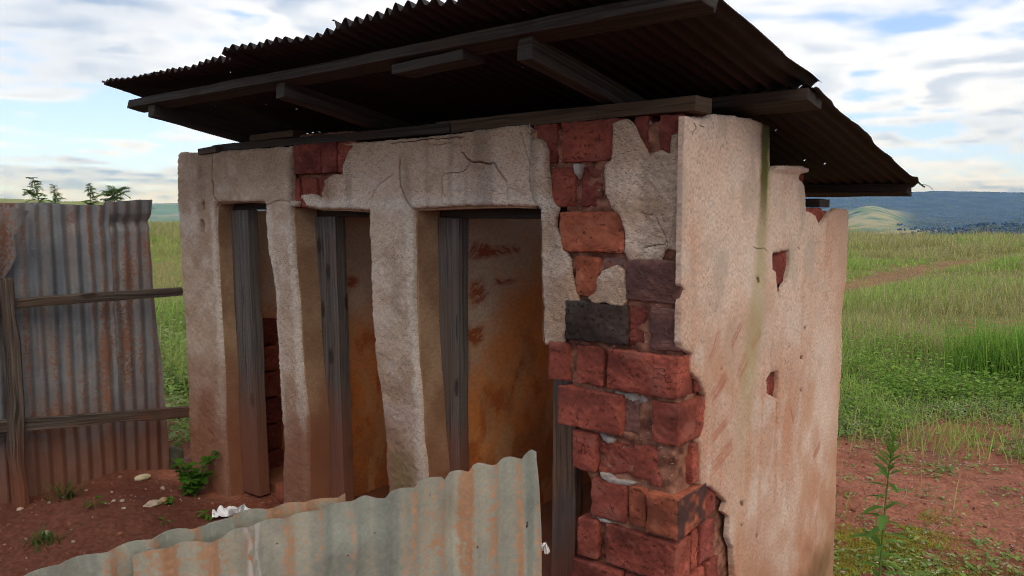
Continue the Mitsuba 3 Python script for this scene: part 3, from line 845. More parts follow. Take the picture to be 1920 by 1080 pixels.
def relief_mud(V):
    q = np.column_stack([V, V[:, 0] * 0])
    return (fb(q * 26, 4, 81) - 0.5) * 0.034 + (fb(q * 90, 2, 82) - 0.5) * 0.008


# mud mortar bed of the bare pier, the corner and the hole over the second door
pier_mud = Polygon([(-0.445, 1.455), (-0.555, 1.465), (-0.555, 1.715), (-0.03, 1.715), (-0.03, BOT), (-0.36, BOT), (-0.345, 0.35), (-0.33, 0.5), (-0.37, 0.6), (-0.40, 0.75), (-0.43, 0.9), (-0.445, 1.1)])
add(LB + '__front_wall__mortar', slab(pier_mud, 0.010, 0.15, lambda a, b, w: f3(a, b, w - 0.029), relief_mud, 0.012, 3), 'mud_mortar', smooth=50)
add(LB + '__front_wall__mortar', slab(patch1.buffer(0.025), 0.012, 0.12, lambda a, b, w: f3(a, b, w - 0.045), relief_mud, 0.012, 4), 'mud_mortar', smooth=50)

COURSE, TOPZ, BH = 0.1457, 1.733, 0.131


def cz(n):
    return TOPZ - COURSE * (n - 1)


FB = LB + '__front_wall__brick'
seed = 100


def fbrick(n, u0, u1, v, tone, y=0.020, depth=0.10, dz=(0, 0), **kw):
    """a brick of the n-th course between photo columns u0 and u1 (measured at row v), its face y behind the plaster's face"""
    global seed
    seed += 1
    x0, x1 = on(u0, v, 1, y)[0], on(u1, v, 1, y)[0]
    brick(FB, (x0, y, cz(n) - BH + dz[0]), (x1, y + depth, cz(n) + dz[1]), tone, seed, **kw)


# hole over the second door
fbrick(1, 550, 600, 300, 'deep', y=0.012); fbrick(1, 601, 630, 300, 'deep', y=0.016); fbrick(1, 632, 668, 300, 'red', y=0.024)
fbrick(2, 546, 562, 360, 'red', y=0.022); fbrick(2, 565, 594, 360, 'red', y=0.014); fbrick(2, 597, 640, 360, 'deep', y=0.022)
# the bare pier, course by course from the top
fbrick(1, 999, 1044, 265, 'deep'); fbrick(1, 1051, 1168, 265, 'red', y=0.012); fbrick(1, 1186, 1214, 265, 'deep', y=0.018)
fbrick(2, 1024, 1030, 350, 'red', y=0.03); fbrick(2, 1033, 1077, 350, 'red', y=0.014); fbrick(2, 1089, 1130, 350, 'deep', y=0.022, worn=1.0)
fbrick(3, 1036, 1045, 436, 'red', y=0.034); fbrick(3, 1048, 1170, 436, 'orange', y=0.006, label='orange-red brick face beside the third doorway')
fbrick(4, 1061, 1073, 520, 'red', y=0.032); fbrick(4, 1077, 1121, 520, 'orange', y=0.014); fbrick(4, 1131, 1173, 500, 'purple', y=0.026); fbrick(4, 1173, 1276, 525, 'purple', y=0.004, label='grey-purple overburnt brick')
fbrick(5, 1058, 1173, 610, 'black', y=0.000, amp=0.0035, label='black overburnt brick'); fbrick(5, 1178, 1210, 610, 'deep', y=0.020, worn=1.5); fbrick(5, 1217, 1275, 610, 'purple', y=0.006)
fbrick(6, 1027, 1065, 690, 'red', y=0.004); fbrick(6, 1079, 1131, 695, 'red', y=0.010)
fbrick(7, 1045, 1163, 775, 'red', y=-0.004); fbrick(7, 1169, 1200, 790, 'purple', y=0.022, worn=1.0)
fbrick(8, 1072, 1116, 850, 'red', y=0.006); fbrick(8, 1122, 1238, 860, 'red', y=0.020, worn=1.8)
fbrick(9, 1107, 1173, 940, 'red', y=0.008); fbrick(9, 1178, 1211, 950, 'orange', y=0.014)
fbrick(10, 1081, 1118, 1000, 'red', y=-0.006); 
fbrick(11, 1071, 1162, 1060, 'red', y=-0.010); fbrick(11, 1170, 1222, 1070, 'deep', y=0.010)
# courses below the photo's lower edge
fbrick(12, 1085, 1200, 1075, 'red', y=0.004); fbrick(13, 1075, 1150, 1075, 'deep', y=0.004); fbrick(13, 1158, 1220, 1075, 'red', y=0.006); fbrick(14, 1085, 1215, 1075, 'red', y=0.0)


def cbrick(n, xl, lenf, leny, tone, y=0.006, x1=-0.006, **kw):
    """corner brick: shows a face to the front and one to the side"""
    global seed
    seed += 1
    brick(FB, (xl, y, cz(n) - BH), (x1, y + leny, cz(n)), tone, seed, **kw)


cbrick(1, -0.098, 0, 0.20, 'deep', y=0.016, x1=-0.022)
cbrick(6, -0.262, 0, 0.105, 'red', y=-0.002, x1=-0.010)
cbrick(7, -0.100, 0, 0.215, 'red', y=0.004, x1=-0.004)
cbrick(9, -0.112, 0, 0.200, 'orange', y=-0.004, x1=0.004, scorch=0.75, label='orange corner brick with a black scorch on its side')
cbrick(10, -0.262, 0, 0.105, 'red', y=0.000, x1=-0.004)
cbrick(11, -0.105, 0, 0.215, 'red', y=0.004, x1=-0.006)
cbrick(12, -0.240, 0, 0.105, 'deep', y=0.002, x1=-0.006)
cbrick(13, -0.100, 0, 0.215, 'red', y=0.004, x1=-0.006)
cbrick(14, -0.240, 0, 0.105, 'red', y=0.004, x1=-0.006)

# lime mortar left in some of the joints
for i, (pts, y) in enumerate([([(1147, 734), (1165, 738), (1204, 741), (1213, 750), (1206, 758), (1186, 760), (1172, 768), (1162, 760), (1152, 748)], 0.014), ([(1124, 887), (1140, 889), (1160, 900), (1190, 905), (1180, 912), (1160, 910), (1140, 906), (1128, 898)], 0.010),
        ([(1120, 813), (1140, 818), (1153, 824), (1150, 831), (1138, 833), (1128, 824)], 0.012), ([(1076, 308), (1090, 306), (1091, 320), (1086, 336), (1078, 326)], 0.022), ([(1204, 216), (1216, 216), (1217, 232), (1208, 236)], 0.020),
        ([(1118, 970), (1140, 975), (1150, 984), (1136, 983), (1122, 978)], 0.010), ([(1196, 768), (1206, 766), (1208, 800), (1202, 806)], 0.020)]):
    p = jagged(Polygon(front(pts, y)), 0.003, 60, 0.004, 140 + i)
    for q_ in polys(p):
        add(LB + '__front_wall__lime_daub', slab(q_, 0.005, 0.03, lambda a, b, w, y=y: f3(a, b, w - y), relief_front, 0.006, 60 + i), 'lime', smooth=60)
# ------------------------------------------------------------------ side wall
edge_l = side([(1284, 246), (1281, 330), (1279, 400), (1273, 450), (1272, 483), (1276, 533), (1285, 544), (1277, 570), (1276, 605), (1274, 644), (1280, 655), (1299, 664), (1297, 700), (1313, 717), (1324, 744), (1320, 803), (1311, 828), (1314, 866), (1314, 910), (1336, 916), (1364, 941), (1358, 960), (1370, 970), (1367, 1008), (1375, 1030), (1377, 1080)])
edge_l = [(max(a, -0.004), b) for a, b in edge_l]
edge_l[0:3] = [(-0.004, edge_l[0][1]), (-0.004, edge_l[1][1]), (-0.004, edge_l[2][1])]
top_s = side([(1286, 217), (1310, 220), (1325, 221), (1338, 214), (1365, 216), (1410, 222), (1430, 230), (1444, 236), (1445, 242), (1444, 300), (1446, 318), (1455, 311), (1500, 312), (1513, 316), (1512, 322), (1502, 326), (1499, 335), (1508, 345), (1511, 362), (1513, 396), (1520, 398), (1530, 404), (1536, 424), (1545, 414), (1556, 402), (1568, 391), (1588, 392), (1592, 400)])
right_s = side([(1590, 450), (1588, 520), (1582, 560), (1578, 600), (1579, 680), (1574, 740), (1570, 850), (1567, 950), (1563, 1075)])
sp = Polygon(top_s + right_s + [(1.60, -0.5), (0.245, -0.5)] + edge_l[::-1])
for h in ([(1449, 475), (1480, 469), (1481, 500), (1475, 530), (1463, 558), (1458, 545), (1455, 510), (1449, 505)],
          [(1446, 699), (1460, 694), (1460, 720), (1457, 748), (1447, 742), (1439, 738), (1439, 709)],
          [(1418, 520), (1424, 518), (1426, 530), (1421, 534)], [(1496, 464), (1501, 463), (1500, 470)], [(1500, 667), (1506, 667), (1506, 674), (1500, 674)],
          [(1508, 613), (1513, 612), (1510, 622)], [(1389, 941), (1395, 941), (1395, 950), (1390, 950)], [(1418, 1000), (1423, 1001), (1421, 1008)], [(1389, 983), (1393, 983), (1392, 989)],
          [(1478, 648), (1481, 647), (1480, 655)], [(1501, 730), (1504, 729), (1503, 736)], [(1352, 690), (1355, 690), (1354, 695)]):
    sp = sp.difference(Polygon(side(h)))
SC = [([(1410, 462), (1420, 467), (1432, 464), (1438, 470)], 0.0015), ([(1461, 560), (1452, 610), (1446, 660), (1448, 698)], 0.0011), ([(1455, 748), (1458, 800), (1456, 860), (1455, 930)], 0.0010),
      ([(1302, 229), (1306, 239), (1300, 247)], 0.0022), ([(1312, 234), (1322, 238)], 0.0018), ([(1297, 244), (1301, 254)], 0.002), ([(1393, 305), (1397, 318)], 0.0012), ([(1443, 322), (1440, 312)], 0.002)]
sp = jagged(sp, 0.0034, 75, 0.005, 31, slow=0.5)
cr = []
for pts, w in SC:
    c = np.array(shapely.segmentize(LineString(side(pts)), 0.012).coords)
    q = np.column_stack([c, c[:, 0] * 0])
    c = c + (np.column_stack([nz(q * 55, 1), nz(q * 55, 2)]) - 0.5) * 0.006
    cr.append(LineString(c).buffer(w, cap_style=2))
sp0, sp = sp, sp.difference(unary_union(cr))


def relief_side(V):
    q = np.column_stack([V, V[:, 0] * 0])
    ledge = 0.012 * ss(1.585, 1.593, V[:, 1]) * ss(0.66, 0.69, V[:, 0])
    return (fb(q * 1.8, 3, 91) - 0.5) * 0.005 + (fb(q * 13, 3, 92) - 0.5) * 0.006 + (fb(q * 60, 2, 93) - 0.5) * 0.003 + ledge


for i, p in enumerate(sorted(polys(sp), key=lambda p: -p.area)):
    if p.area > 4e-4:
        add(LB + '__side_wall__plaster', slab(p, 0.0085, 0.022, s3, relief_side, 0.004, 40 + i, outline=sp0), 'plaster_side', smooth=50)
score = Polygon([(0.20, 1.70), (0.60, 1.715), (0.62, 1.70), (0.63, 1.585), (1.02, 1.585), (1.05, 1.47), (1.075, 1.42), (1.13, 1.42), (1.22, 1.40), (1.30, 1.43), (1.575, 1.435), (1.575, -0.5), (0.20, -0.5)])
add(LB + '__side_wall__mortar', slab(score, 0.020, 0.16, lambda a, b, w: s3(a, b, w - 0.034), relief_mud, 0.01, 7), 'mud_mortar', smooth=50)
low = Polygon([(0.03, 1.70), (0.21, 1.70), (0.21, -0.5), (0.03, -0.5)])
add(LB + '__side_wall__mortar', slab(low, 0.011, 0.16, lambda a, b, w: s3(a, b, w - 0.030), relief_mud, 0.012, 8), 'mud_mortar', smooth=50)
SB = LB + '__side_wall__brick'


def sbrick(n, y0, y1, tone, x=-0.018, **kw):
    global seed
    seed += 1
    brick(SB, (x - 0.10, y0, cz(n) - BH), (x, y1, cz(n) + kw.pop('dz', 0)), tone, seed, **kw)


sbrick(6, 0.118, 0.215, 'red', x=-0.010); sbrick(8, 0.105, 0.185, 'red', x=-0.006); sbrick(9, 0.212, 0.300, 'deep', x=-0.012)
sbrick(10, 0.120, 0.168, 'red', x=-0.010); sbrick(10, 0.176, 0.285, 'deep', x=-0.006); sbrick(11, 0.232, 0.330, 'red', x=-0.008); sbrick(8, 0.195, 0.30, 'red')
sbrick(12, 0.120, 0.215, 'red', x=-0.008); sbrick(12, 0.225, 0.33, 'deep', x=-0.010)
# bricks behind the holes and at the broken wall top
sbrick(4, 0.69, 0.90, 'deep', x=-0.016); sbrick(5, 0.66, 0.86, 'deep', x=-0.017); sbrick(6, 0.68, 0.90, 'red'); sbrick(7, 0.66, 0.76, 'red', x=-0.014); sbrick(7, 0.77, 0.86, 'deep', x=-0.017)
sbrick(1, 0.205, 0.31, 'deep', x=-0.016, dz=0.012); sbrick(1, 0.32, 0.42, 'deep', x=-0.018, dz=0.004); sbrick(2, 0.98, 1.060, 'deep', x=-0.022); sbrick(3, 1.075, 1.285, 'deep', x=-0.016, dz=0.012); sbrick(3, 1.29, 1.40, 'red', x=-0.020)
sbrick(5, 0.955, 1.05, 'red'); sbrick(4, 0.95, 1.05, 'red'); sbrick(6, 1.0, 1.1, 'red')

# inner and rear walls, partitions between the cubicles
def wall_box(name, lo, hi, mat, **kw):
    lo, hi = np.asarray(lo, float), np.asarray(hi, float)
    V, f, _ = boxgrid(hi - lo, 0.06, 0.006)
    V = V + (lo + hi) / 2
    d = np.column_stack([fb(V * 6, 3, 1), fb(V * 6, 3, 2), fb(V * 6, 3, 3)]) - 0.5
    add(name, (V + d * 0.018, f), mat, smooth=True, **kw)


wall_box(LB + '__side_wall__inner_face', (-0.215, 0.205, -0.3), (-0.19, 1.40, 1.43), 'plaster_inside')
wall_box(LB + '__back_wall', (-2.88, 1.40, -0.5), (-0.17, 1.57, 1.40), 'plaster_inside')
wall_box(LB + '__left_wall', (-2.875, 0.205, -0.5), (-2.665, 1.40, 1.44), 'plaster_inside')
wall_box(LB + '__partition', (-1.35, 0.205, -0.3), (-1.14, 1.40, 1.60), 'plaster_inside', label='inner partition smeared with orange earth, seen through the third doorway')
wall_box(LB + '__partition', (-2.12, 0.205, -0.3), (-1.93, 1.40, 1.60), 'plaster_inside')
# broken render in the first cubicle: bricks of the left wall show
mudL = Polygon([(0.20, 0.85), (0.30, 0.80), (0.31, 0.0), (0.20, 0.0)])
for n, t in ((7, 'red'), (8, 'orange'), (9, 'red'), (10, 'deep'), (11, 'deep'), (12, 'deep')):
    seed += 1
    brick(LB + '__left_wall__brick', (-2.70, 0.22, cz(n) - BH), (-2.600, 0.40 - 0.012 * (n % 2), cz(n)), t, seed)
floor_v = np.array([[-2.7, 0.15, 0.03], [-0.2, 0.15, 0.03], [-0.2, 1.42, 0.03], [-2.7, 1.42, 0.03]])
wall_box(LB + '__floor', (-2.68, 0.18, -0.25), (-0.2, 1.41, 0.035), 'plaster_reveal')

# door frames: a post at each jamb and a head under the lintel
def post(u0, u1, v, y, z0, z1, mat, sd, lab=None, depth=0.06, lean=0.0):
    x0, x1 = on(u0, v, 1, y)[0], on(u1, v, 1, y)[0]
    xm = (x0 + x1) / 2
    beam(LB + '__door_frame__post', (xm + lean, y + depth / 2, z0), (xm, y + depth / 2, z1), depth, abs(x1 - x0), mat, sd, up=(1, 0, 0), rough=0.003, label=lab, rr=0.003)


post(428, 470, 600, 0.085, 0.0, 1.444, 'wood_grey', 1, lean=0.03)
post(585, 632, 600, 0.125, -0.05, 1.416, 'wood_grey', 2, lean=0.03)
post(815, 862, 600, 0.130, -0.05, 1.416, 'wood_grey', 3, lean=-0.012)
post(1036, 1080, 900, 0.130, -0.2, 0.97, 'wood_brown', 4, depth=0.05)
for x0, x1, y, z, sd in ((-2.57, -2.02, 0.085, 1.470, 5), (-1.95, -1.30, 0.125, 1.442, 6), (-1.15, -0.42, 0.13, 1.442, 7)):
    beam(LB + '__door_frame__head', (x0, y + 0.045, z), (x1, y + 0.045, z), 0.07, 0.05, 'wood_roof', sd, rough=0.003, rr=0.003)

# ------------------------------------------------------------------ roof
TH = math.radians(10.0)
SL = np.array([0, math.cos(TH), -math.sin(TH)])      # down the slope, to the back
RP = LB + '__roof__'


def roof_pt(x, y, lift=0.0, z0=1.915):
    return np.array([x, y, z0 - y * math.tan(TH) + lift])


def sheet_poly(x0, x1, t0, t1, sd_, j=0.010):
    p = Polygon([(x0, t0), (x1, t0), (x1, t1), (x0, t1)])
    p = jagged(p, j, 9, 0.02, sd_)
    holes = []
    rr = np.random.default_rng(sd_)
    for _ in range(12):
        holes.append(Point(rr.uniform(x0, x1), rr.uniform(t0 + 0.1, t1)).buffer(rr.choice([0.002, 0.003, 0.0045, 0.007], p=[0.3, 0.35, 0.25, 0.1]), 3))
    return p.difference(unary_union(holes))


ROOFX = [(-2.70, -2.16), (-2.23, -1.52), (-1.60, -0.90), (-0.97, -0.35), (-0.42, 0.215)]
for i, (a, b) in enumerate(ROOFX):
    fr = [-0.45, -0.47, -0.505, -0.515, -0.52][i]
    o = roof_pt(0, 0, 0.010 + 0.003 * (i % 2))
    def sag(s, t, i=i):
        k = 0.018 * np.exp(-((s + 2.7) / 0.35) ** 2) * ss(0.1, -0.45, t)
        lip = 0.014 * (nz(np.column_stack([s * 11, t * 2, s * 0]), 3) - 0.4) * ss(-0.25, -0.5, t)
        tip = 0.02 * np.exp(-((s - 0.215) / 0.08) ** 2) * ss(0.2, 0.45, t)
        return np.column_stack([s * 0, s * 0, k + lip + tip])
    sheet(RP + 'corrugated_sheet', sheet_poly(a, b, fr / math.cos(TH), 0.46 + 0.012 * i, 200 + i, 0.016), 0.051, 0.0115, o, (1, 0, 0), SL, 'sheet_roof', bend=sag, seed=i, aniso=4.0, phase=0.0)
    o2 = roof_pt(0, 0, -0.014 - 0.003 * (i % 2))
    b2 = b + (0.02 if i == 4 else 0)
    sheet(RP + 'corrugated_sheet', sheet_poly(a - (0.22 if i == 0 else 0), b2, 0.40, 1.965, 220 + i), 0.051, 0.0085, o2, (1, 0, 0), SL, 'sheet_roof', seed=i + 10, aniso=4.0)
# purlins across, under the sheets
def purlin(x0, x1, y, w, h, sd_, z0=1.899, lab=None, mat='wood_roof', dz0=0.0, dz1=0.0):
    a, b = roof_pt(x0, y, -h / 2, z0), roof_pt(x1, y, -h / 2, z0)
    a[2] += dz0; b[2] += dz1
    beam(RP + 'purlin', a, b, w, h, mat, sd_, up=(0, math.sin(TH), math.cos(TH)), rough=0.004, label=lab, chew=0.02)


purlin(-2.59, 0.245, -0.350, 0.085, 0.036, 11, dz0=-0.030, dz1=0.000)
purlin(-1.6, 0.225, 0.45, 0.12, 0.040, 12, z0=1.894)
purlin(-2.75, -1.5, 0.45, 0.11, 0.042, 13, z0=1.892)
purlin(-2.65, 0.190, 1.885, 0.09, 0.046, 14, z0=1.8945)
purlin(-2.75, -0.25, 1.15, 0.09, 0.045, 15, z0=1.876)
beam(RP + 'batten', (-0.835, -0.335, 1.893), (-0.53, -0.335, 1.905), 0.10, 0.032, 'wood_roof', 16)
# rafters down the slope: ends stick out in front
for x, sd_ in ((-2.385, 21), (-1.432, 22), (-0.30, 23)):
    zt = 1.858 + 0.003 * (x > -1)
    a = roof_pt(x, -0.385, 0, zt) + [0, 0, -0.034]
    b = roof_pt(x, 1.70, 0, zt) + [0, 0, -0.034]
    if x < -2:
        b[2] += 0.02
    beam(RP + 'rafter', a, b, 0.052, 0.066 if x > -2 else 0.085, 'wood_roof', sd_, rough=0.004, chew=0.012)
# wall plates on the wall tops
PT = LB + '__wall_plate'
beam(PT, (-2.60, 0.075, 1.748), (-0.97, 0.075, 1.748), 0.10, 0.036, 'wood_roof', 31)
beam(PT, (-1.05, 0.085, 1.750), (0.028, 0.060, 1.757), 0.105, 0.046, 'wood_raw', 32)
beam(PT, (-2.26, 0.06, 1.782), (-1.92, 0.06, 1.786), 0.07, 0.030, 'wood_raw', 33)
beam(PT, (-2.66, 0.03, 1.737), (-2.50, 0.03, 1.742), 0.08, 0.032, 'wood_old', 34)
beam(PT, (-0.30, 1.300, 1.475), (-0.012, 1.300, 1.475), 0.13, 0.034, 'wood_roof', 35)
# a wire curling off the low corner of the roof
def tube_mesh(P, r, sides=6):
    P = np.asarray(P, float)
    t = np.gradient(P, axis=0)
    t /= np.linalg.norm(t, axis=1, keepdims=True) + 1e-12
    a = np.cross(t, np.where(np.abs(t[:, 2:]) < 0.9, [0, 0, 1.0], [1.0, 0, 0]))
    a /= np.linalg.norm(a, axis=1, keepdims=True)
    b = np.cross(t, a)
    g = np.arange(sides) * 2 * np.pi / sides
    r = np.broadcast_to(r, (len(P),))
    V = P[:, None] + r[:, None, None] * (np.cos(g)[None, :, None] * a[:, None] + np.sin(g)[None, :, None] * b[:, None])
    i, j = np.meshgrid(np.arange(len(P) - 1), np.arange(sides), indexing='ij')
    q = np.stack([i * sides + j, i * sides + (j + 1) % sides, (i + 1) * sides + (j + 1) % sides, (i + 1) * sides + j], -1).reshape(-1, 4)
    return V.reshape(-1, 3), np.vstack([q[:, [0, 1, 2]], q[:, [0, 2, 3]]])


wp = np.array([on(1722, 345, 1, 1.93), on(1735, 346, 1, 1.93), on(1745, 351, 1, 1.93), on(1750, 357, 1, 1.93)])
scene['wire'] = {'type': 'twosided', 'bsdf': {'type': 'principled', 'base_color': {'type': 'rgb', 'value': [0.30, 0.28, 0.27]}, 'roughness': 0.5}}
add(RP + 'wire', tube_mesh(wp, 0.0016), 'wire', smooth=True)
wl = np.array([on(993, 232, 1, -0.012), on(994, 275, 1, -0.014), on(993, 330, 1, -0.014), on(1002, 370, 1, -0.012), on(1014, 392, 1, -0.008)])
add(LB + '__front_wall__wire', tube_mesh(wl, 0.0018), 'wire', smooth=True)

# ------------------------------------------------------------------ corrugated fence on the left
FC = 'corrugated_fence'
tag(FC, 'patched rusty corrugated iron fence with two timber rails left of the doorways', 'fence')
sdir, tdir = np.array([-0.055, -1.0, 0]), np.array([0, 0, 1.0])
FO = np.array([-3.045, 0.0, 0.0])
pA = jagged(Polygon([(0.02, -0.08), (0.045, 0.6), (0.085, 1.33), (0.065, 1.50), (0.30, 1.488), (0.335, 1.44), (0.37, -0.08)]), 0.004, 14, 0.012, 61)
pB = jagged(Polygon([(0.285, -0.08), (0.285, 1.470), (0.60, 1.474), (0.625, 1.466), (0.65, 1.476), (0.705, 1.476), (0.71, 1.45), (0.86, 1.45), (1.0, 1.44), (1.0, -0.08)]), 0.004, 14, 0.012, 62)
pC = jagged(Polygon([(0.80, -0.10), (0.80, 1.42), (1.55, 1.46), (1.55, -0.10)]), 0.005, 12, 0.015, 63)
pD = jagged(Polygon([(1.48, -0.10), (1.48, 1.47), (2.25, 1.44), (2.25, -0.10)]), 0.005, 12, 0.015, 64)


def bendA(s, t):
    k = ss(1.37, 1.43, t)
    cr_ = np.exp(-((t - 1.385) / 0.022) ** 2)
    return np.column_stack([0.014 * k - 0.024 * cr_ + 0.010 * ss(1.40, 1.52, t), s * 0, s * 0])


def bendB(s, t):
    kink = np.exp(-((s - 0.47) / 0.035) ** 2 - ((t - 1.38) / 0.03) ** 2) + np.exp(-((s - 0.315) / 0.03) ** 2 - ((t - 1.375) / 0.025) ** 2) + np.exp(-((s - 0.72) / 0.05) ** 2 - ((t - 1.33) / 0.06) ** 2)
    return np.column_stack([0.014 - 0.012 * kink + 0.06 * ss(0.70, 0.90, s) * ss(0.9, 1.45, t), s * 0, -0.03 * ss(0.75, 0.9, s) * ss(1.2, 1.45, t)])


def bendC(s, t):
    return np.column_stack([-0.03 + 0.02 * np.sin(s * 9) * ss(0.8, 1.4, t), s * 0, s * 0])


sheet(FC + '__sheet', pA, 0.060, 0.0085, FO, sdir, tdir, 'sheet_fence', bend=bendA, seed=31, soff=0.0, label='creased corrugated sheet with its top bent over')
sheet(FC + '__sheet', pB, 0.060, 0.0085, FO, sdir, tdir, 'sheet_fence', bend=bendB, seed=32, soff=3.12)
sheet(FC + '__sheet', pC, 0.052, 0.008, FO, sdir, tdir, 'sheet_fence', bend=bendC, seed=33, soff=6.24)
sheet(FC + '__sheet', pD, 0.052, 0.009, FO, sdir, tdir, 'sheet_fence', seed=34, soff=9.36)
# torn strip of tin curled round the head of the post
def curl(s, t):
    return np.column_stack([0.10 + 0.05 * np.sin(t * 7 + s * 5), s * 0, s * 0])
pE = jagged(Polygon([(0.69, 1.44), (0.80, 1.462), (0.98, 1.40), (1.0, 1.0), (0.90, 1.02), (0.775, 1.14), (0.735, 1.24), (0.76, 1.33)]), 0.006, 16, 0.012, 65)
sheet(FC + '__tin_strip', pE, 0.16, 0.012, FO, sdir, tdir, 'sheet_fence', bend=curl, seed=36, soff=14.9, label='torn tin strip curled over the fence top')
beam(FC + '__rail', (-2.995, -0.80, 1.012), (-2.900, 0.015, 1.018), 0.036, 0.042, 'wood_old', 41, rough=0.007, chew=0.01)
beam(FC + '__rail', (-3.005, -0.92, 0.465), (-2.885, 0.015, 0.372), 0.042, 0.054, 'wood_old', 42, rough=0.008)
beam(FC + '__rail', (-3.03, -2.0, 0.50), (-3.00, -0.80, 0.44), 0.045, 0.055, 'wood_old', 43, rough=0.008)
beam(FC + '__rail', (-3.03, -2.0, 1.06), (-3.00, -0.82, 1.03), 0.045, 0.055, 'wood_old', 45, rough=0.008)
beam(FC + '__post', (-2.955, -0.800, -0.10), (-2.965, -0.775, 1.150), 0.058, 0.072, 'wood_old', 44, up=(1, 0, 0), rough=0.016, rr=0.02, chew=0.05, label='gnarled split timber fence post')
OF = 'corrugated_iron_screen'
tag(OF, 'bluish corrugated iron sheet standing farther back behind the left fence', 'fence')
sheet(OF + '__sheet', jagged(Polygon([(0, -0.2), (0, 1.49), (0.8, 1.50), (0.8, -0.2)]), 0.004, 12, 0.015, 66), 0.052, 0.009, (-4.62, 0.10, 0.0), (-0.25, -1.0, 0), tdir, 'sheet_fence', seed=37, soff=4.0)

# ------------------------------------------------------------------ corrugated screen in the foreground
SCN = 'corrugated_screen'
tag(SCN, 'low screen of pale green and rust corrugated sheets in the foreground', 'screen')
ZT = 0.0
P0 = np.array([-0.105, -0.565, 0.0]); P1 = np.array([-0.325, -1.50, 0.0])
sd2 = (P1 - P0) / np.linalg.norm(P1 - P0)
nrm = np.cross(sd2, [0, 0, 1.0])
def on_plane(u, v, o, n):
    d = ray(u, v)
    return CAM + d * ((o - CAM) @ n) / (d @ n)
def on_screen(pts, o=P0):
    out = []
    for u, v in pts:
        q = on_plane(u, v, o, nrm) - P0
        out.append((q @ sd2, q[2]))
    return out
topF = on_screen([(1012, 850), (1004, 846), (995, 848), (985, 854), (977, 860), (960, 857), (945, 861), (930, 869), (920, 872), (900, 869), (885, 873), (876, 884), (866, 882), (848, 886), (838, 895), (834, 899), (826, 893), (800, 898), (775, 913), (762, 915), (735, 923), (722, 932), (710, 934), (690, 931), (665, 937), (640, 945), (610, 950), (585, 960), (560, 965), (520, 972), (480, 983), (440, 994), (418, 1010), (390, 1016), (340, 1018), (300, 1030), (275, 1037), (246, 1042)])
lowF = [(topF[-1][0] + 0.005, -0.30), (-0.030, -0.30), (-0.026, 0.30), (-0.020, 0.60)]
pF = jagged(Polygon(topF + lowF), 0.0012, 30, 0.006, 67).buffer(0)
for u, v, r_ in ((989, 988, 0.0048), (898, 1028, 0.0034), (990, 982, 0.004), (705, 1000, 0.002), (652, 1040, 0.002), (810, 930, 0.0018), (520, 1020, 0.0018)):
    c = on_screen([(u, v)])[0]
    pF = pF.difference(Point(c).buffer(r_, 4))
def bendF(s, t):
    dents_ = sum(d * np.exp(-((s - a) / w) ** 2 - ((t - b) / h) ** 2) for a, b, w, h, d in ((0.25, 0.70, 0.05, 0.05, 0.008), (0.52, 0.72, 0.06, 0.04, -0.009), (0.12, 0.62, 0.03, 0.05, 0.006), (0.78, 0.74, 0.05, 0.06, 0.008)))
    roll = 0.020 * ss(0.045, 0.0, s) ** 2 + dents_
    lip = 0.010 * (nz(np.column_stack([s * 16, t * 4, s * 0]), 5) - 0.5)
    return -(roll + 0.0 * lip)[:, None] * (-nrm)[None] * 1.0
sheet(SCN + '__sheet', pF, 0.076, 0.0085, P0, sd2, (0, 0, 1), 'sheet_screen', bend=bendF, seed=41, phase=0.62, step=0.009, aniso=2.0, broad=True, label='front sheet streaked with orange rust')
o2 = P0 - nrm * 0.030 * np.sign(nrm[0]) 
topR = on_screen([(650, 928), (632, 933), (600, 938), (560, 941), (520, 952), (480, 956), (440, 964), (410, 980), (385, 988), (340, 993), (290, 1008), (240, 1020), (180, 1038), (120, 1052), (60, 1076), (0, 1100), (-120, 1130)], o2)
pR = jagged(Polygon(topR + [(topR[-1][0], -0.3), (topR[0][0] - 0.0, -0.3)]), 0.002, 20, 0.008, 68)
sheet(SCN + '__sheet', pR, 0.076, 0.0090, o2, sd2, (0, 0, 1), 'sheet_screen', seed=42, phase=0.3, step=0.011, aniso=2.0, broad=True, soff=5.0, label='brownish sheet set behind the front one')
beam(SCN + '__stake', P0 - nrm * np.sign(nrm[0]) * 0.06 + [0.01, 0.10, -0.3], P0 - nrm * np.sign(nrm[0]) * 0.06 + [0.01, 0.10, 0.42], 0.04, 0.04, 'wood_old', 51, up=(1, 0, 0), rough=0.008)

# ------------------------------------------------------------------ plants
def leaves(P, D, U, L, W, col, droop=0.25):
    """folded leaf blades: P base, D direction, U up side; arrays"""
    D = D / np.linalg.norm(D, axis=1, keepdims=True)
    X = np.cross(D, U); X /= np.linalg.norm(X, axis=1, keepdims=True) + 1e-9
    N = np.cross(X, D)
    L, W = L[:, None], W[:, None]
    v = np.stack([P, P + D * L * 0.35 + X * W * 0.5 + N * W * 0.12, P + D * L * 0.38, P + D * L * 0.35 - X * W * 0.5 + N * W * 0.12,
                  P + D * L * 0.75 + X * W * 0.33 - N * L * droop * 0.4, P + D * L * 0.77 - N * L * droop * 0.45, P + D * L * 0.75 - X * W * 0.33 - N * L * droop * 0.4, P + D * L - N * L * droop], 1)
    f = np.array([[0, 1, 2], [0, 2, 3], [1, 4, 5], [1, 5, 2], [2, 5, 6], [2, 6, 3], [4, 7, 5], [5, 7, 6]])
    n = len(P)
    F_ = (f[None] + (np.arange(n) * 8)[:, None, None]).reshape(-1, 3)
    return v.reshape(-1, 3), F_, np.repeat(col, 8, 0)


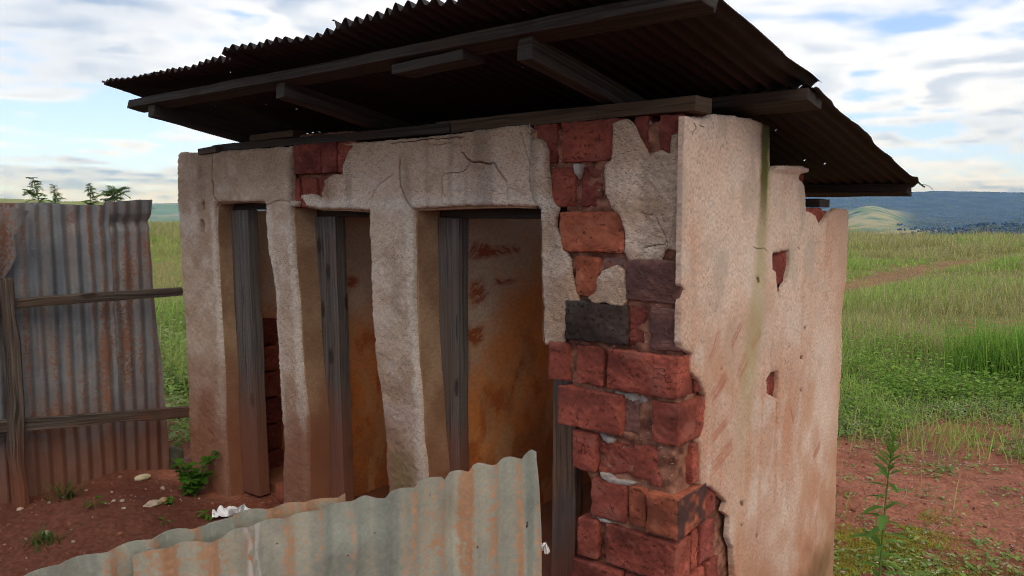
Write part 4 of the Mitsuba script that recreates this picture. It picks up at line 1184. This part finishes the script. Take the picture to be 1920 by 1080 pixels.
def blades(P, H, W, az, lean, col, curve=0.5, tipcol=None):
    """grass blades: P base, H height, W width, az leaning direction, lean amount"""
    n = len(P)
    d = np.column_stack([np.cos(az), np.sin(az), az * 0])
    x = np.column_stack([-np.sin(az), np.cos(az), az * 0])
    vs, cs = [], []
    for k, t in enumerate((0.0, 0.4, 0.75, 1.0)):
        c = P + d * (lean * H * t ** (1 + curve))[:, None] + np.column_stack([az * 0, az * 0, H * t * (1 - 0.28 * lean * t)])
        w = (W * (1.0, 0.9, 0.55, 0.0)[k] * 0.5)[:, None]
        cc = col * (0.75 + 0.35 * t) if tipcol is None else col * (1 - t) + tipcol * t
        if k < 3:
            vs += [c - x * w, c + x * w]; cs += [cc, cc]
        else:
            vs.append(c); cs.append(cc)
    V = np.stack(vs, 1); C = np.stack(cs, 1)
    f = np.array([[0, 1, 3], [0, 3, 2], [2, 3, 5], [2, 5, 4], [4, 5, 6]])
    return V.reshape(-1, 3), (f[None] + (np.arange(n) * 7)[:, None, None]).reshape(-1, 3), C.reshape(-1, 3)


def join(parts):
    V, Fs, C, at = [], [], [], 0
    for v, f, c in parts:
        V.append(v); Fs.append(f + at); C.append(np.broadcast_to(c, v.shape)); at += len(v)
    return (np.vstack(V), np.vstack(Fs)), np.clip(np.vstack(C), 0.003, 0.9)


def pick(r_, cols, n, var=0.2):
    cols = np.array(cols)
    i = r_.integers(0, len(cols), n)
    return cols[i] * r_.uniform(1 - var, 1 + var, (n, 1)) * r_.uniform(0.93, 1.07, (n, 3))


def sector(r_, n, phi0, phi1, r0, r1, pw=1.0):
    """points spread over a sector of land, denser nearby"""
    ph = np.radians(r_.uniform(phi0, phi1, n))
    u = r_.uniform(0, 1, n)
    rr = np.exp(np.log(r0) + u * (np.log(r1) - np.log(r0)))
    x = CAM[0] + rr * (np.sin(ph) * CR[0] + np.cos(ph) * CF[0])
    y = CAM[1] + rr * (np.sin(ph) * CR[1] + np.cos(ph) * CF[1])
    return x, y, rr


def out_of_block(x, y, m=0.05):
    return ~((x > -3.0 - m) & (x < 0.0 + m) & (y > -0.1) & (y < 1.6 + m))


GREENS = [(0.26, 0.43, 0.065), (0.33, 0.46, 0.10), (0.41, 0.48, 0.14), (0.22, 0.38, 0.06)]
DRY = [(0.42, 0.36, 0.16), (0.48, 0.39, 0.21), (0.36, 0.28, 0.13)]


def grass_field(name, n, ph0, ph1, r0, r1, seed_, label, dens):
    r_ = np.random.default_rng(seed_)
    x, y, rr = sector(r_, n, ph0, ph1, r0, r1)
    p = np.stack([x, y, x * 0], -1)
    k = dens(x, y, rr) * (0.25 + 1.0 * ss(0.3, 0.62, fb(p * 0.55, 3, 77))) > r_.uniform(0, 1, n)
    k &= out_of_block(x, y, 0.4)
    x, y, rr, p = x[k], y[k], rr[k], p[k]
    n = len(x)
    patch = fb(p * 0.16, 3, 78); tall = fb(p * 0.3, 3, 79)
    lod = np.maximum(1.0, rr / 9.0)
    low_ = 0.40 + 0.60 * ss(0.5, 2.0, track_d(x, y))
    H = low_ * (0.15 + 0.34 * ss(0.35, 0.65, tall)) * r_.uniform(0.55, 1.25, n) * (0.8 + 0.6 * ss(20, 40, rr))
    W = r_.uniform(0.004, 0.008, n) * lod
    col = pick(r_, GREENS, n, 0.25)
    dry = ss(0.44, 0.68, patch + 0.12 * r_.normal(size=n) + 0.10 * ss(26, 45, rr))[:, None]
    col = col * (1 - dry * 0.75) + pick(r_, DRY, n) * dry * 0.75
    P = np.column_stack([x, y, land_z(x, y) - 0.02])
    az = r_.normal(0.6, 1.3, n)
    g = blades(P, H, W, az, r_.uniform(0.1, 0.9, n), col, tipcol=col * 1.15 + 0.01)
    # seed heads on thin stalks
    m_ = int(n * 0.14)
    i = r_.integers(0, n, m_)
    hs = blades(P[i], H[i] * r_.uniform(1.15, 1.7, m_), W[i] * 0.6, r_.normal(0.6, 0.8, m_), r_.uniform(0.05, 0.5, m_), pick(r_, DRY, m_) * 0.9, tipcol=pick(r_, [(0.42, 0.31, 0.19), (0.34, 0.21, 0.15), (0.40, 0.33, 0.18)], m_))
    mm, cc = join([g, hs])
    add(name, mm, 'leaf', label, 'grass', kind='stuff', smooth=True, color=cc)


def dens_right(x, y, r):
    a = 0.003 * ss(4.2, 5.5, r) + 0.997 * ss(6.0, 9.6, r + (fb(np.stack([x, y, x * 0], -1) * 0.9, 2, 80) - 0.5) * 2.0)
    return a * (0.10 + 0.90 * ss(0.25, 0.8, track_d(x, y)))


def dens_left(x, y, r):
    pth = np.abs(r - 13.5 - (fb(np.stack([x, y, x * 0], -1) * 0.4, 2, 80) - 0.5) * 3)
    return ss(-3.6, -4.2, x) * ss(6.6, 8.0, r) * (0.05 + 0.95 * ss(0.3, 1.3, pth))


grass_field('field_grass', 170000, 13, 54, 4.2, 74, 301, 'tall mixed green and straw grass of the field right of the block', dens_right)
grass_field('field_grass', 70000, -44, -17, 6.5, 95, 302, 'green field grass beyond the fence on the left', dens_left)


def herb_cover(name, n, ph0, ph1, r0, r1, seed_, label, dens, flowers=0.3, size=1.0, cat='ground cover', cols=((0.24, 0.36, 0.085), (0.19, 0.30, 0.085), (0.33, 0.40, 0.16)), up=0.6):
    r_ = np.random.default_rng(seed_)
    x, y, rr = sector(r_, n, ph0, ph1, r0, r1)
    k = (dens(x, y, rr) > r_.uniform(0, 1, n)) & out_of_block(x, y, 0.02)
    x, y = x[k], y[k]
    n = len(x)
    m_ = 9
    P = np.repeat(np.column_stack([x, y, land_z(x, y)]), m_, 0)
    N = len(P)
    spread = r_.normal(0, 0.035, (N, 2)) * size
    h = np.abs(r_.normal(0.0, 0.035, N)) * size * up
    P = P + np.column_stack([spread, h])
    az = r_.uniform(0, 6.28, N)
    D = np.column_stack([np.cos(az), np.sin(az), r_.uniform(-0.1, 0.7, N)])
    L = r_.uniform(0.014, 0.036, N) * size
    c = pick(r_, cols, N, 0.25)
    parts = [leaves(P, D, np.tile([0, 0, 1.0], (N, 1)) + r_.normal(0, 0.25, (N, 3)), L, L * r_.uniform(0.35, 0.6, N), c)]
    if flowers:
        q = r_.random(N) < flowers * 0.12
        Q = P[q] + [0, 0, 0.012]
        M = len(Q)
        for a in (0.0, 2.09, 4.19):
            az = r_.uniform(0, 1, M) + a
            parts.append(leaves(Q, np.column_stack([np.cos(az), np.sin(az), az * 0 + 0.5]), np.tile([0, 0, 1.0], (M, 1)), np.full(M, 0.008), np.full(M, 0.007), np.tile([0.75, 0.74, 0.70], (M, 1))))
    mm, cc = join(parts)
    add(name, mm, 'leaf', label, cat, kind='stuff', smooth=True, color=cc)


def dens_herb(x, y, r):
    p = np.stack([x, y, x * 0], -1)
    b = fb(p * 1.1, 3, 85)
    e = r + (b - 0.5) * 3.0
    s = (0.02 + 0.17 * ss(0.54, 0.64, b)) * ss(3.3, 4.6, r) + 0.42 * ss(4.5, 6.6, e) * ss(0.42, 0.56, b) + 0.7 * ss(6.9, 7.9, e)
    return s * ss(11.5, 9.5, r)


herb_cover('ground_cover', 39000, 12, 52, 2.6, 11.5, 311, 'low leafy weeds with tiny white flowers on the red earth right of the block', dens_herb, flowers=0.5, size=1.1)
herb_cover('ground_cover', 12000, 12, 52, 6.6, 11.0, 313, 'bushier bright green weeds along the edge of the tall grass', lambda x, y, r: 0.7 * ss(6.6, 7.4, r) * ss(0.47, 0.58, fb(np.stack([x, y, x * 0], -1) * 1.6, 3, 86)), flowers=0.1, size=1.7, cols=((0.20, 0.35, 0.06), (0.28, 0.41, 0.09), (0.17, 0.29, 0.055)), up=1.7)
herb_cover('ground_cover', 16000, -44, -17, 5.0, 14, 312, 'leafy green weeds behind the left fence and beside its gap', lambda x, y, r: ss(-3.25, -3.6, x) * (0.15 + 0.85 * ss(6.6, 7.4, r) * ss(13.5, 11, r)), flowers=0.2, size=1.9, up=1.3)

# rank bright clump near the path's end of the verge
r_ = np.random.default_rng(331)
n_ = 1500
cx_, cy_ = CAM[0] + 9.6 * (0.545 * CR[0] + 0.838 * CF[0]), CAM[1] + 9.6 * (0.545 * CR[1] + 0.838 * CF[1])
P_ = np.column_stack([cx_ + r_.normal(0, 0.35, n_), cy_ + r_.normal(0, 0.30, n_)])
P_ = np.column_stack([P_, land_z(P_[:, 0], P_[:, 1]) - 0.01])
mm, cc = join([blades(P_, r_.uniform(0.35, 0.75, n_), r_.uniform(0.007, 0.013, n_), r_.uniform(0, 6.28, n_), r_.uniform(0.1, 0.7, n_), pick(r_, [(0.17, 0.33, 0.045), (0.24, 0.39, 0.07)], n_))])
add('grass_clump', mm, 'leaf', 'tall bright green grass clump at the right edge of the field', 'grass', kind='stuff', smooth=True, color=cc)

# moss on the damp earth beside the wall
def moss_patch(name, n, cx, cy, rx, ry, seed_, label):
    r_ = np.random.default_rng(seed_)
    x, y = cx + r_.normal(0, rx, n), cy + r_.normal(0, ry, n)
    p = np.stack([x, y, x * 0], -1)
    k = (fb(p * 5, 4, seed_) > 0.47) & out_of_block(x, y, 0.01)
    x, y = x[k], y[k]
    n = len(x)
    P = np.column_stack([x, y, land_z(x, y) - 0.001])
    az = r_.uniform(0, 6.28, n)
    t = fb(np.column_stack([x, y, x * 0]) * 7, 3, 5)[:, None]
    col = (np.array([0.46, 0.48, 0.07]) * t + np.array([0.30, 0.26, 0.055]) * (1 - t)) * r_.uniform(0.7, 1.3, (n, 1))
    mm, cc = join([blades(P, r_.uniform(0.005, 0.014, n), r_.uniform(0.003, 0.006, n), az, r_.uniform(0.2, 1.2, n), col)])
    add(name, mm, 'leaf', label, 'moss', kind='stuff', smooth=True, color=cc)


moss_patch('moss', 26000, 0.10, 2.05, 0.16, 0.34, 321, 'yellow-green moss along the foot of the side wall')
moss_patch('moss', 22000, 0.55, 1.75, 0.25, 0.22, 322, 'yellowish moss on the earth near the lower right corner')

# tall weed in the right foreground
def tall_weed():
    k = 'tall_weed'
    tag(k, 'tall narrow leafy green weed standing alone beside the side wall', 'plant')
    b = np.array([0.425, 0.535, -0.32])
    r_ = np.random.default_rng(401)
    t = np.linspace(0, 1, 30)
    H = 1.045
    S_ = b + np.column_stack([0.050 * t ** 1.4 + 0.008 * np.sin(t * 5), 0.03 * t ** 1.4, H * t])
    V, f = tube_mesh(S_, 0.0062 * (1 - 0.7 * t), 7)
    scene[k + '__stem'] = mikit.ply((V, f), 'stem', smooth=True, color=np.tile([0.10, 0.17, 0.035], (len(V), 1)))
    i = 0
    for g in np.arange(0.10, 0.995, 0.0125):
        crownish = ss(0.80, 1.0, g)
        for rep in range(1 if crownish < 0.3 else 3):
            az = i * 2.4 + r_.normal(0, 0.3)
            i += 1
            p = np.array([np.interp(g, t, S_[:, j]) for j in range(3)])
            D = np.array([[math.cos(az), math.sin(az), 0.15 + 1.5 * crownish + r_.normal(0, 0.15)]])
            L = np.array([(0.098 * (1 - 0.50 * crownish) * r_.uniform(0.6, 1.15)) * (0.6 + 0.4 * ss(0.0, 0.25, g))])
            c = np.array([[0.12, 0.24, 0.055]]) * r_.uniform(0.75, 1.3) + (np.array([[0.08, 0.10, 0.0]]) * crownish * 0.6)
            v, f, cc = leaves(p[None], D, np.array([[0, 0, 1.0]]), L, L * r_.uniform(0.20, 0.30), c, droop=0.22)
            add(k + '__leaf', (v, f), 'leaf', smooth=True, color=cc)


tall_weed()


def herb(k, label, cat, b, H, n, L0, wr, cols, seed_, group=None, spread=0.6, droop=0.3, stems=3):
    """a leafy weed of several stems"""
    r_ = np.random.default_rng(seed_)
    k = key(k)
    tag(k, label, cat, group)
    b = np.array([b[0], b[1], land_z(np.array([b[0]]), np.array([b[1]]))[0] - 0.01])
    for s_ in range(stems):
        az0 = r_.uniform(0, 6.28)
        t = np.linspace(0, 1, 8)
        hh = H * r_.uniform(0.6, 1.0)
        S_ = b + np.column_stack([math.cos(az0) * spread * hh * t ** 1.3, math.sin(az0) * spread * hh * t ** 1.3, hh * t])
        V, f = tube_mesh(S_, 0.0035 * (1 - 0.6 * t) * (H / 0.2) ** 0.5, 6)
        add(k + '__stem', (V, f), 'stem', smooth=True, color=np.tile([0.12, 0.15, 0.04], (len(V), 1)))
        for j in range(n):
            g = r_.uniform(0.25, 1.0)
            p = np.array([np.interp(g, t, S_[:, a]) for a in range(3)])
            az = r_.uniform(0, 6.28)
            D = np.array([[math.cos(az), math.sin(az), r_.uniform(-0.1, 0.7)]])
            L = np.array([L0 * r_.uniform(0.6, 1.15)])
            v, f, c = leaves(p[None] + D * 0.006, D, np.array([[0, 0, 1.0]]), L, L * wr * r_.uniform(0.85, 1.15), pick(r_, cols, 1), droop=droop)
            add(k + '__leaf', (v, f), 'leaf', smooth=True, color=c)


BR = [(0.075, 0.19, 0.02), (0.055, 0.15, 0.022), (0.10, 0.23, 0.03)]
herb('broadleaf_weed', 'bushy bright green broad-leaved weed at the foot of the left pier', 'plant', (-2.62, -0.12), 0.21, 15, 0.060, 0.8, BR, 411, stems=7, spread=0.42)
herb('weed_seedling', 'single small weed seedling standing in the open dirt of the court', 'plant', (-2.58, -0.62), 0.085, 5, 0.050, 0.40, BR, 412, stems=1, spread=0.1)
herb('weed_seedling', 'low weed seedling beside the white plastic wrapper', 'plant', (-2.27, -0.24), 0.055, 5, 0.045, 0.55, BR, 413, stems=2)
herb('weed_seedling', 'small weed seedling next to the pale stones', 'plant', (-2.46, -0.315), 0.06, 5, 0.036, 0.55, BR, 414, stems=2)
herb('weed_seedling', 'tiny weed seedling in the dirt nearest the screen', 'plant', (-2.30, -0.43), 0.03, 3, 0.03, 0.45, BR, 415, stems=1)


def tuft(label, b, n, H, seed_, cols):
    r_ = np.random.default_rng(seed_)
    k = key('grass_tuft')
    tag(k, label, 'grass tuft')
    P = np.column_stack([b[0] + r_.normal(0, 0.035, n), b[1] + r_.normal(0, 0.035, n)])
    P = np.column_stack([P, land_z(P[:, 0], P[:, 1]) - 0.005])
    v, f, c = blades(P, H * r_.uniform(0.5, 1.2, n), r_.uniform(0.004, 0.008, n), r_.uniform(0, 6.28, n), r_.uniform(0.3, 1.5, n), pick(r_, cols, n))
    for i in range(n):
        add(k + '__blade', (v[i * 7:i * 7 + 7], f[:5]), 'leaf', smooth=True, color=c[i * 7:i * 7 + 7])


tuft('grass tuft at the foot of the corrugated fence', (-2.82, -0.64), 46, 0.11, 421, [(0.09, 0.12, 0.03), (0.14, 0.12, 0.05)])
tuft('creeping green grass tuft at the lower left of the court', (-2.42, -0.90), 40, 0.075, 422, [(0.06, 0.13, 0.03), (0.08, 0.15, 0.035)])

# saplings standing behind the fence
def sapling(label, x, y, top, seed_, h0, n=10, size=0.16, lean=(0, 0)):
    r_ = np.random.default_rng(seed_)
    k = key('sapling')
    tag(k, label, 'sapling', None)
    z0 = land_z(np.array([x]), np.array([y]))[0]
    t = np.linspace(0, 1, 12)
    S_ = np.column_stack([x + lean[0] * t ** 2, y + lean[1] * t ** 2, z0 + (top - 0.04 - z0) * t])
    V, f = tube_mesh(S_, 0.012 * (1 - 0.6 * t), 6)
    scene[k + '__trunk'] = mikit.ply((V, f), 'stem', smooth=True, color=np.tile([0.10, 0.09, 0.05], (len(V), 1)))
    parts = []
    for j in range(n):
        g = h0 + (1 - h0) * (j + 1) / n
        p = np.array([np.interp(g, t, S_[:, a]) for a in range(3)])
        az = r_.uniform(0, 6.28)
        L = size * r_.uniform(0.6, 1.25) * (0.50 + 0.62 * math.sin(math.pi * min(1.0, (j + 2) / (n + 1.5))))
        el = r_.uniform(-0.2, 1.3)
        m_ = 9
        tt = np.linspace(0.2, 1, m_)
        dvec = np.array([math.cos(az), math.sin(az)])
        rach = p + np.column_stack([dvec[0] * L * tt, dvec[1] * L * tt, L * (el * tt - 0.5 * tt ** 2)])
        for s_ in (-1, 1):
            D = np.column_stack([dvec[0] * 0.6 - s_ * dvec[1] * tt ** 0, dvec[1] * 0.6 + s_ * dvec[0] * tt ** 0, np.full(m_, -0.15)])
            Ls = (0.30 * L + 0.014) * (1.1 - 0.4 * tt) * r_.uniform(0.7, 1.2, m_)
            parts.append(leaves(rach, D, np.tile([0, 0, 1.0], (m_, 1)), Ls, Ls * 0.50, pick(r_, [(0.075, 0.135, 0.045), (0.10, 0.18, 0.05), (0.14, 0.21, 0.06)], m_)))
    mm, cc = join(parts)
    add(k + '__crown', mm, 'leaf', smooth=True, color=cc)


def sap_at(u, Z):
    d = ray(u, HZ)
    p = CAM + d * Z / (d @ FWD)
    return p[0], p[1]


for lab, u, v, Z, sd_, n, size, h0, ln in (
        ('leaning sapling, leftmost of those rising above the fence', 96, 328, 11.0, 501, 40, 0.125, 0.80, (-0.14, -0.16)),
        ('slender sapling between the leaning one and the middle of the fence', 105, 343, 10.6, 502, 36, 0.095, 0.80, (0, 0)),
        ('upright sapling above the middle of the fence', 171, 338, 10.8, 503, 38, 0.095, 0.79, (0, 0)),
        ('broad spreading sapling above the creased sheet of the fence', 216, 348, 10.0, 504, 44, 0.16, 0.87, (0, 0))):
    x, y = sap_at(u, Z)
    top = EYE + (HZ - v) / 1507.0 * Z
    sapling(lab, x, y, top, sd_, h0, n, size, ln)

# ------------------------------------------------------------------ litter and stones of the court
def lump(k, label, cat, x, y, size, col, seed_, group=None, dz=0.0):
    m = trimesh.creation.icosphere(subdivisions=3, radius=1.0)
    v = np.array(m.vertices)
    v = v * (0.62 + 0.76 * fb(v * 1.5 + seed_ * 3, 4, seed_))[:, None] * np.array(size) / 2
    z = land_z(np.array([x]), np.array([y]))[0]
    c = np.array(col) * (0.7 + 0.6 * fb(v * 60 + seed_, 3, 2))[:, None]
    k = add(k, (v + [x, y, z + size[2] * 0.22 + dz], m.faces), 'stem', label, cat, group, smooth=True, color=c)
    return k


lump('stone', 'flat pale stone in the middle of the court', 'stone', -2.487, -0.403, (0.045, 0.085, 0.03), (0.42, 0.34, 0.25), 601)
lump('stone', 'small ochre stone beside the weed seedling', 'stone', -2.53, -0.33, (0.04, 0.035, 0.03), (0.40, 0.28, 0.15), 602)
lump('stone', 'two-tone pale crumb by the flat pale stone', 'stone', -2.60, -0.49, (0.018, 0.022, 0.014), (0.40, 0.34, 0.27), 603)
lump('stone', 'pale crumb of lime left of the flat stone', 'stone', -2.62, -0.52, (0.014, 0.017, 0.012), (0.42, 0.36, 0.28), 604)
lump('rock', 'dark mossy rock in the gap at the end of the fence', 'rock', -3.10, 0.02, (0.16, 0.12, 0.15), (0.06, 0.055, 0.03), 605)
lump('rock', 'rounded reddish rock between the fence and the left pier', 'rock', -2.96, 0.05, (0.13, 0.13, 0.11), (0.13, 0.06, 0.045), 606)
lump('rock', 'upright dark rock against the left pier', 'rock', -2.95, 0.17, (0.10, 0.10, 0.32), (0.09, 0.055, 0.035), 607)
lump('brick_rubble', 'broken brick lying inside the first doorway', 'brick', -2.22, 0.16, (0.20, 0.10, 0.13), (0.26, 0.075, 0.04), 608)
# a dry maize husk by the fence, a bleached stick, scraps
lump('maize_husk', 'dry cream maize husk at the foot of the fence', 'husk', -2.90, -0.25, (0.04, 0.085, 0.035), (0.50, 0.43, 0.28), 609)
add('stick', tube_mesh(np.array([[-2.79, -0.86, 0.045], [-2.75, -0.83, 0.05], [-2.71, -0.805, 0.048], [-2.69, -0.79, 0.05]]), [0.007, 0.009, 0.009, 0.006], 7), 'stem', 'short bleached stick lying in the dirt by the fence', 'stick', smooth=True, color=np.tile([0.36, 0.25, 0.15], (28, 1)))


def wrapper(name, label, c, size, seed_, col, tilt=0.0):
    """a crumpled film: a creased sheet"""
    n = 46
    a, b = np.meshgrid(np.linspace(-0.5, 0.5, n), np.linspace(-0.5, 0.5, n), indexing='ij')
    p = np.stack([a * 3.2, b * 3.2, a * 0 + seed_], -1)
    ridge = np.abs(fb(p, 3, seed_) - 0.5) * 2 + 0.22 * np.abs(fb(p * 2.0, 2, seed_ + 3) - 0.5)
    w = 1 - 0.5 * np.abs(a) * 1.3 + 0.3 * (fb(p * 0.6, 2, seed_ + 7) - 0.5)
    x, y = a * size[0], b * size[1] * w
    z = ridge * size[2]
    ca, sa = math.cos(tilt), math.sin(tilt)
    V = np.stack([x * ca - y * sa, x * sa + y * ca, z], -1).reshape(-1, 3) + c
    i, j = np.meshgrid(np.arange(n - 1), np.arange(n - 1), indexing='ij')
    q = np.stack([i * n + j, (i + 1) * n + j, (i + 1) * n + j + 1, i * n + j + 1], -1).reshape(-1, 4)
    cc = np.array(col) * (0.35 + 0.9 * ss(0.35, 0.62, fb(p.reshape(-1, 3) * 2.2, 3, seed_ + 9)))[:, None]
    add(name, (V, q), 'film', label, 'litter', smooth=True, color=np.clip(cc, 0, 0.85))


scene['film'] = {'type': 'twosided', 'bsdf': princ(VC, 0.3, 0.6)}
wrapper('plastic_wrapper', 'crumpled silvery white plastic wrapper at the base of the piers', (-2.20, -0.17, 0.030), (0.17, 0.085, 0.055), 701, (0.75, 0.74, 0.74), 0.9)
wrapper('paper_scrap', 'crumpled white paper stuck behind the right end of the screen', (-0.140, -0.50, 0.53), (0.032, 0.04, 0.05), 702, (0.7, 0.68, 0.64), 0.3)
wrapper('paper_scrap', 'small white scrap at the tip of the stick', (-2.675, -0.785, 0.045), (0.035, 0.03, 0.02), 703, (0.7, 0.69, 0.68), 0.3)


# loose grit over the court and the bare earth
def grit_stuff(name, label, n, gen, seed_):
    r_ = np.random.default_rng(seed_)
    m = trimesh.creation.icosphere(subdivisions=1, radius=1.0)
    v0, f0 = np.array(m.vertices), np.array(m.faces)
    x, y = gen(r_, n)
    k = out_of_block(x, y, 0.0)
    x, y = x[k], y[k]; n = len(x)
    s = np.exp(r_.normal(-5.45, 0.45, n))
    v = v0[None] * (s[:, None, None] * r_.uniform(0.6, 1.3, (n, 1, 3))) * r_.uniform(0.8, 1.2, (n, len(v0), 1)) + np.column_stack([x, y, land_z(x, y) + s * 0.25])[:, None]
    f = (f0[None] + (np.arange(n) * len(v0))[:, None, None]).reshape(-1, 3)
    c = np.repeat(pick(r_, [(0.20, 0.075, 0.048), (0.15, 0.06, 0.042), (0.28, 0.14, 0.10), (0.36, 0.28, 0.22)], n, 0.3), len(v0), 0)
    add(name, (v.reshape(-1, 3), f), 'stem', label, 'gravel', kind='stuff', color=c)


grit_stuff('gravel', 'loose crumbs of earth and lime scattered over the court', 520, lambda r_, n: (r_.uniform(-3.0, -0.5, n), r_.uniform(-1.6, 0.0, n)), 801)
grit_stuff('gravel', 'crumbs of red earth on the bare ground right of the block', 2600, lambda r_, n: sector(r_, n, 14, 42, 2.6, 8.5)[:2], 802)


def straw(name, label, n, gen, seed_):
    r_ = np.random.default_rng(seed_)
    x, y = gen(r_, n)
    parts = []
    for i in range(n):
        a, L = r_.uniform(0, 6.28), r_.uniform(0.08, 0.34)
        t = np.linspace(-0.5, 0.5, 6)
        px, py = x[i] + math.cos(a) * L * t - math.sin(a) * 0.05 * L * (t * 2) ** 2, y[i] + math.sin(a) * L * t
        v, f = tube_mesh(np.column_stack([px, py, land_z(px, py) + 0.006]), 0.0014, 4)
        parts.append((v, f, np.array([0.40, 0.29, 0.19]) * r_.uniform(0.5, 1.15)))
    mm, cc = join(parts)
    add(name, mm, 'stem', label, 'straw', kind='stuff', smooth=True, color=cc)


straw('straw', 'dry stalks lying on the red earth right of the block', 150, lambda r_, n: sector(r_, n, 15, 40, 3.0, 9.0)[:2], 811)

# ------------------------------------------------------------------ air
scene['air'] = {'type': 'homogeneous', 'albedo': {'type': 'rgb', 'value': [0.92, 0.95, 0.98]}, 'sigma_t': {'type': 'rgb', 'value': [2.4e-5, 4.8e-5, 1.1e-4]}}
scene['haze'] = {'type': 'cube', 'to_world': T().translate([0, 0, 60]).scale([12500, 12500, 200]), 'bsdf': {'type': 'null'}, 'interior': {'type': 'ref', 'id': 'air'}}
tag('haze', 'thin bluish air over the valley', 'haze', kind='stuff')
scene['camera']['medium'] = {'type': 'ref', 'id': 'air'}
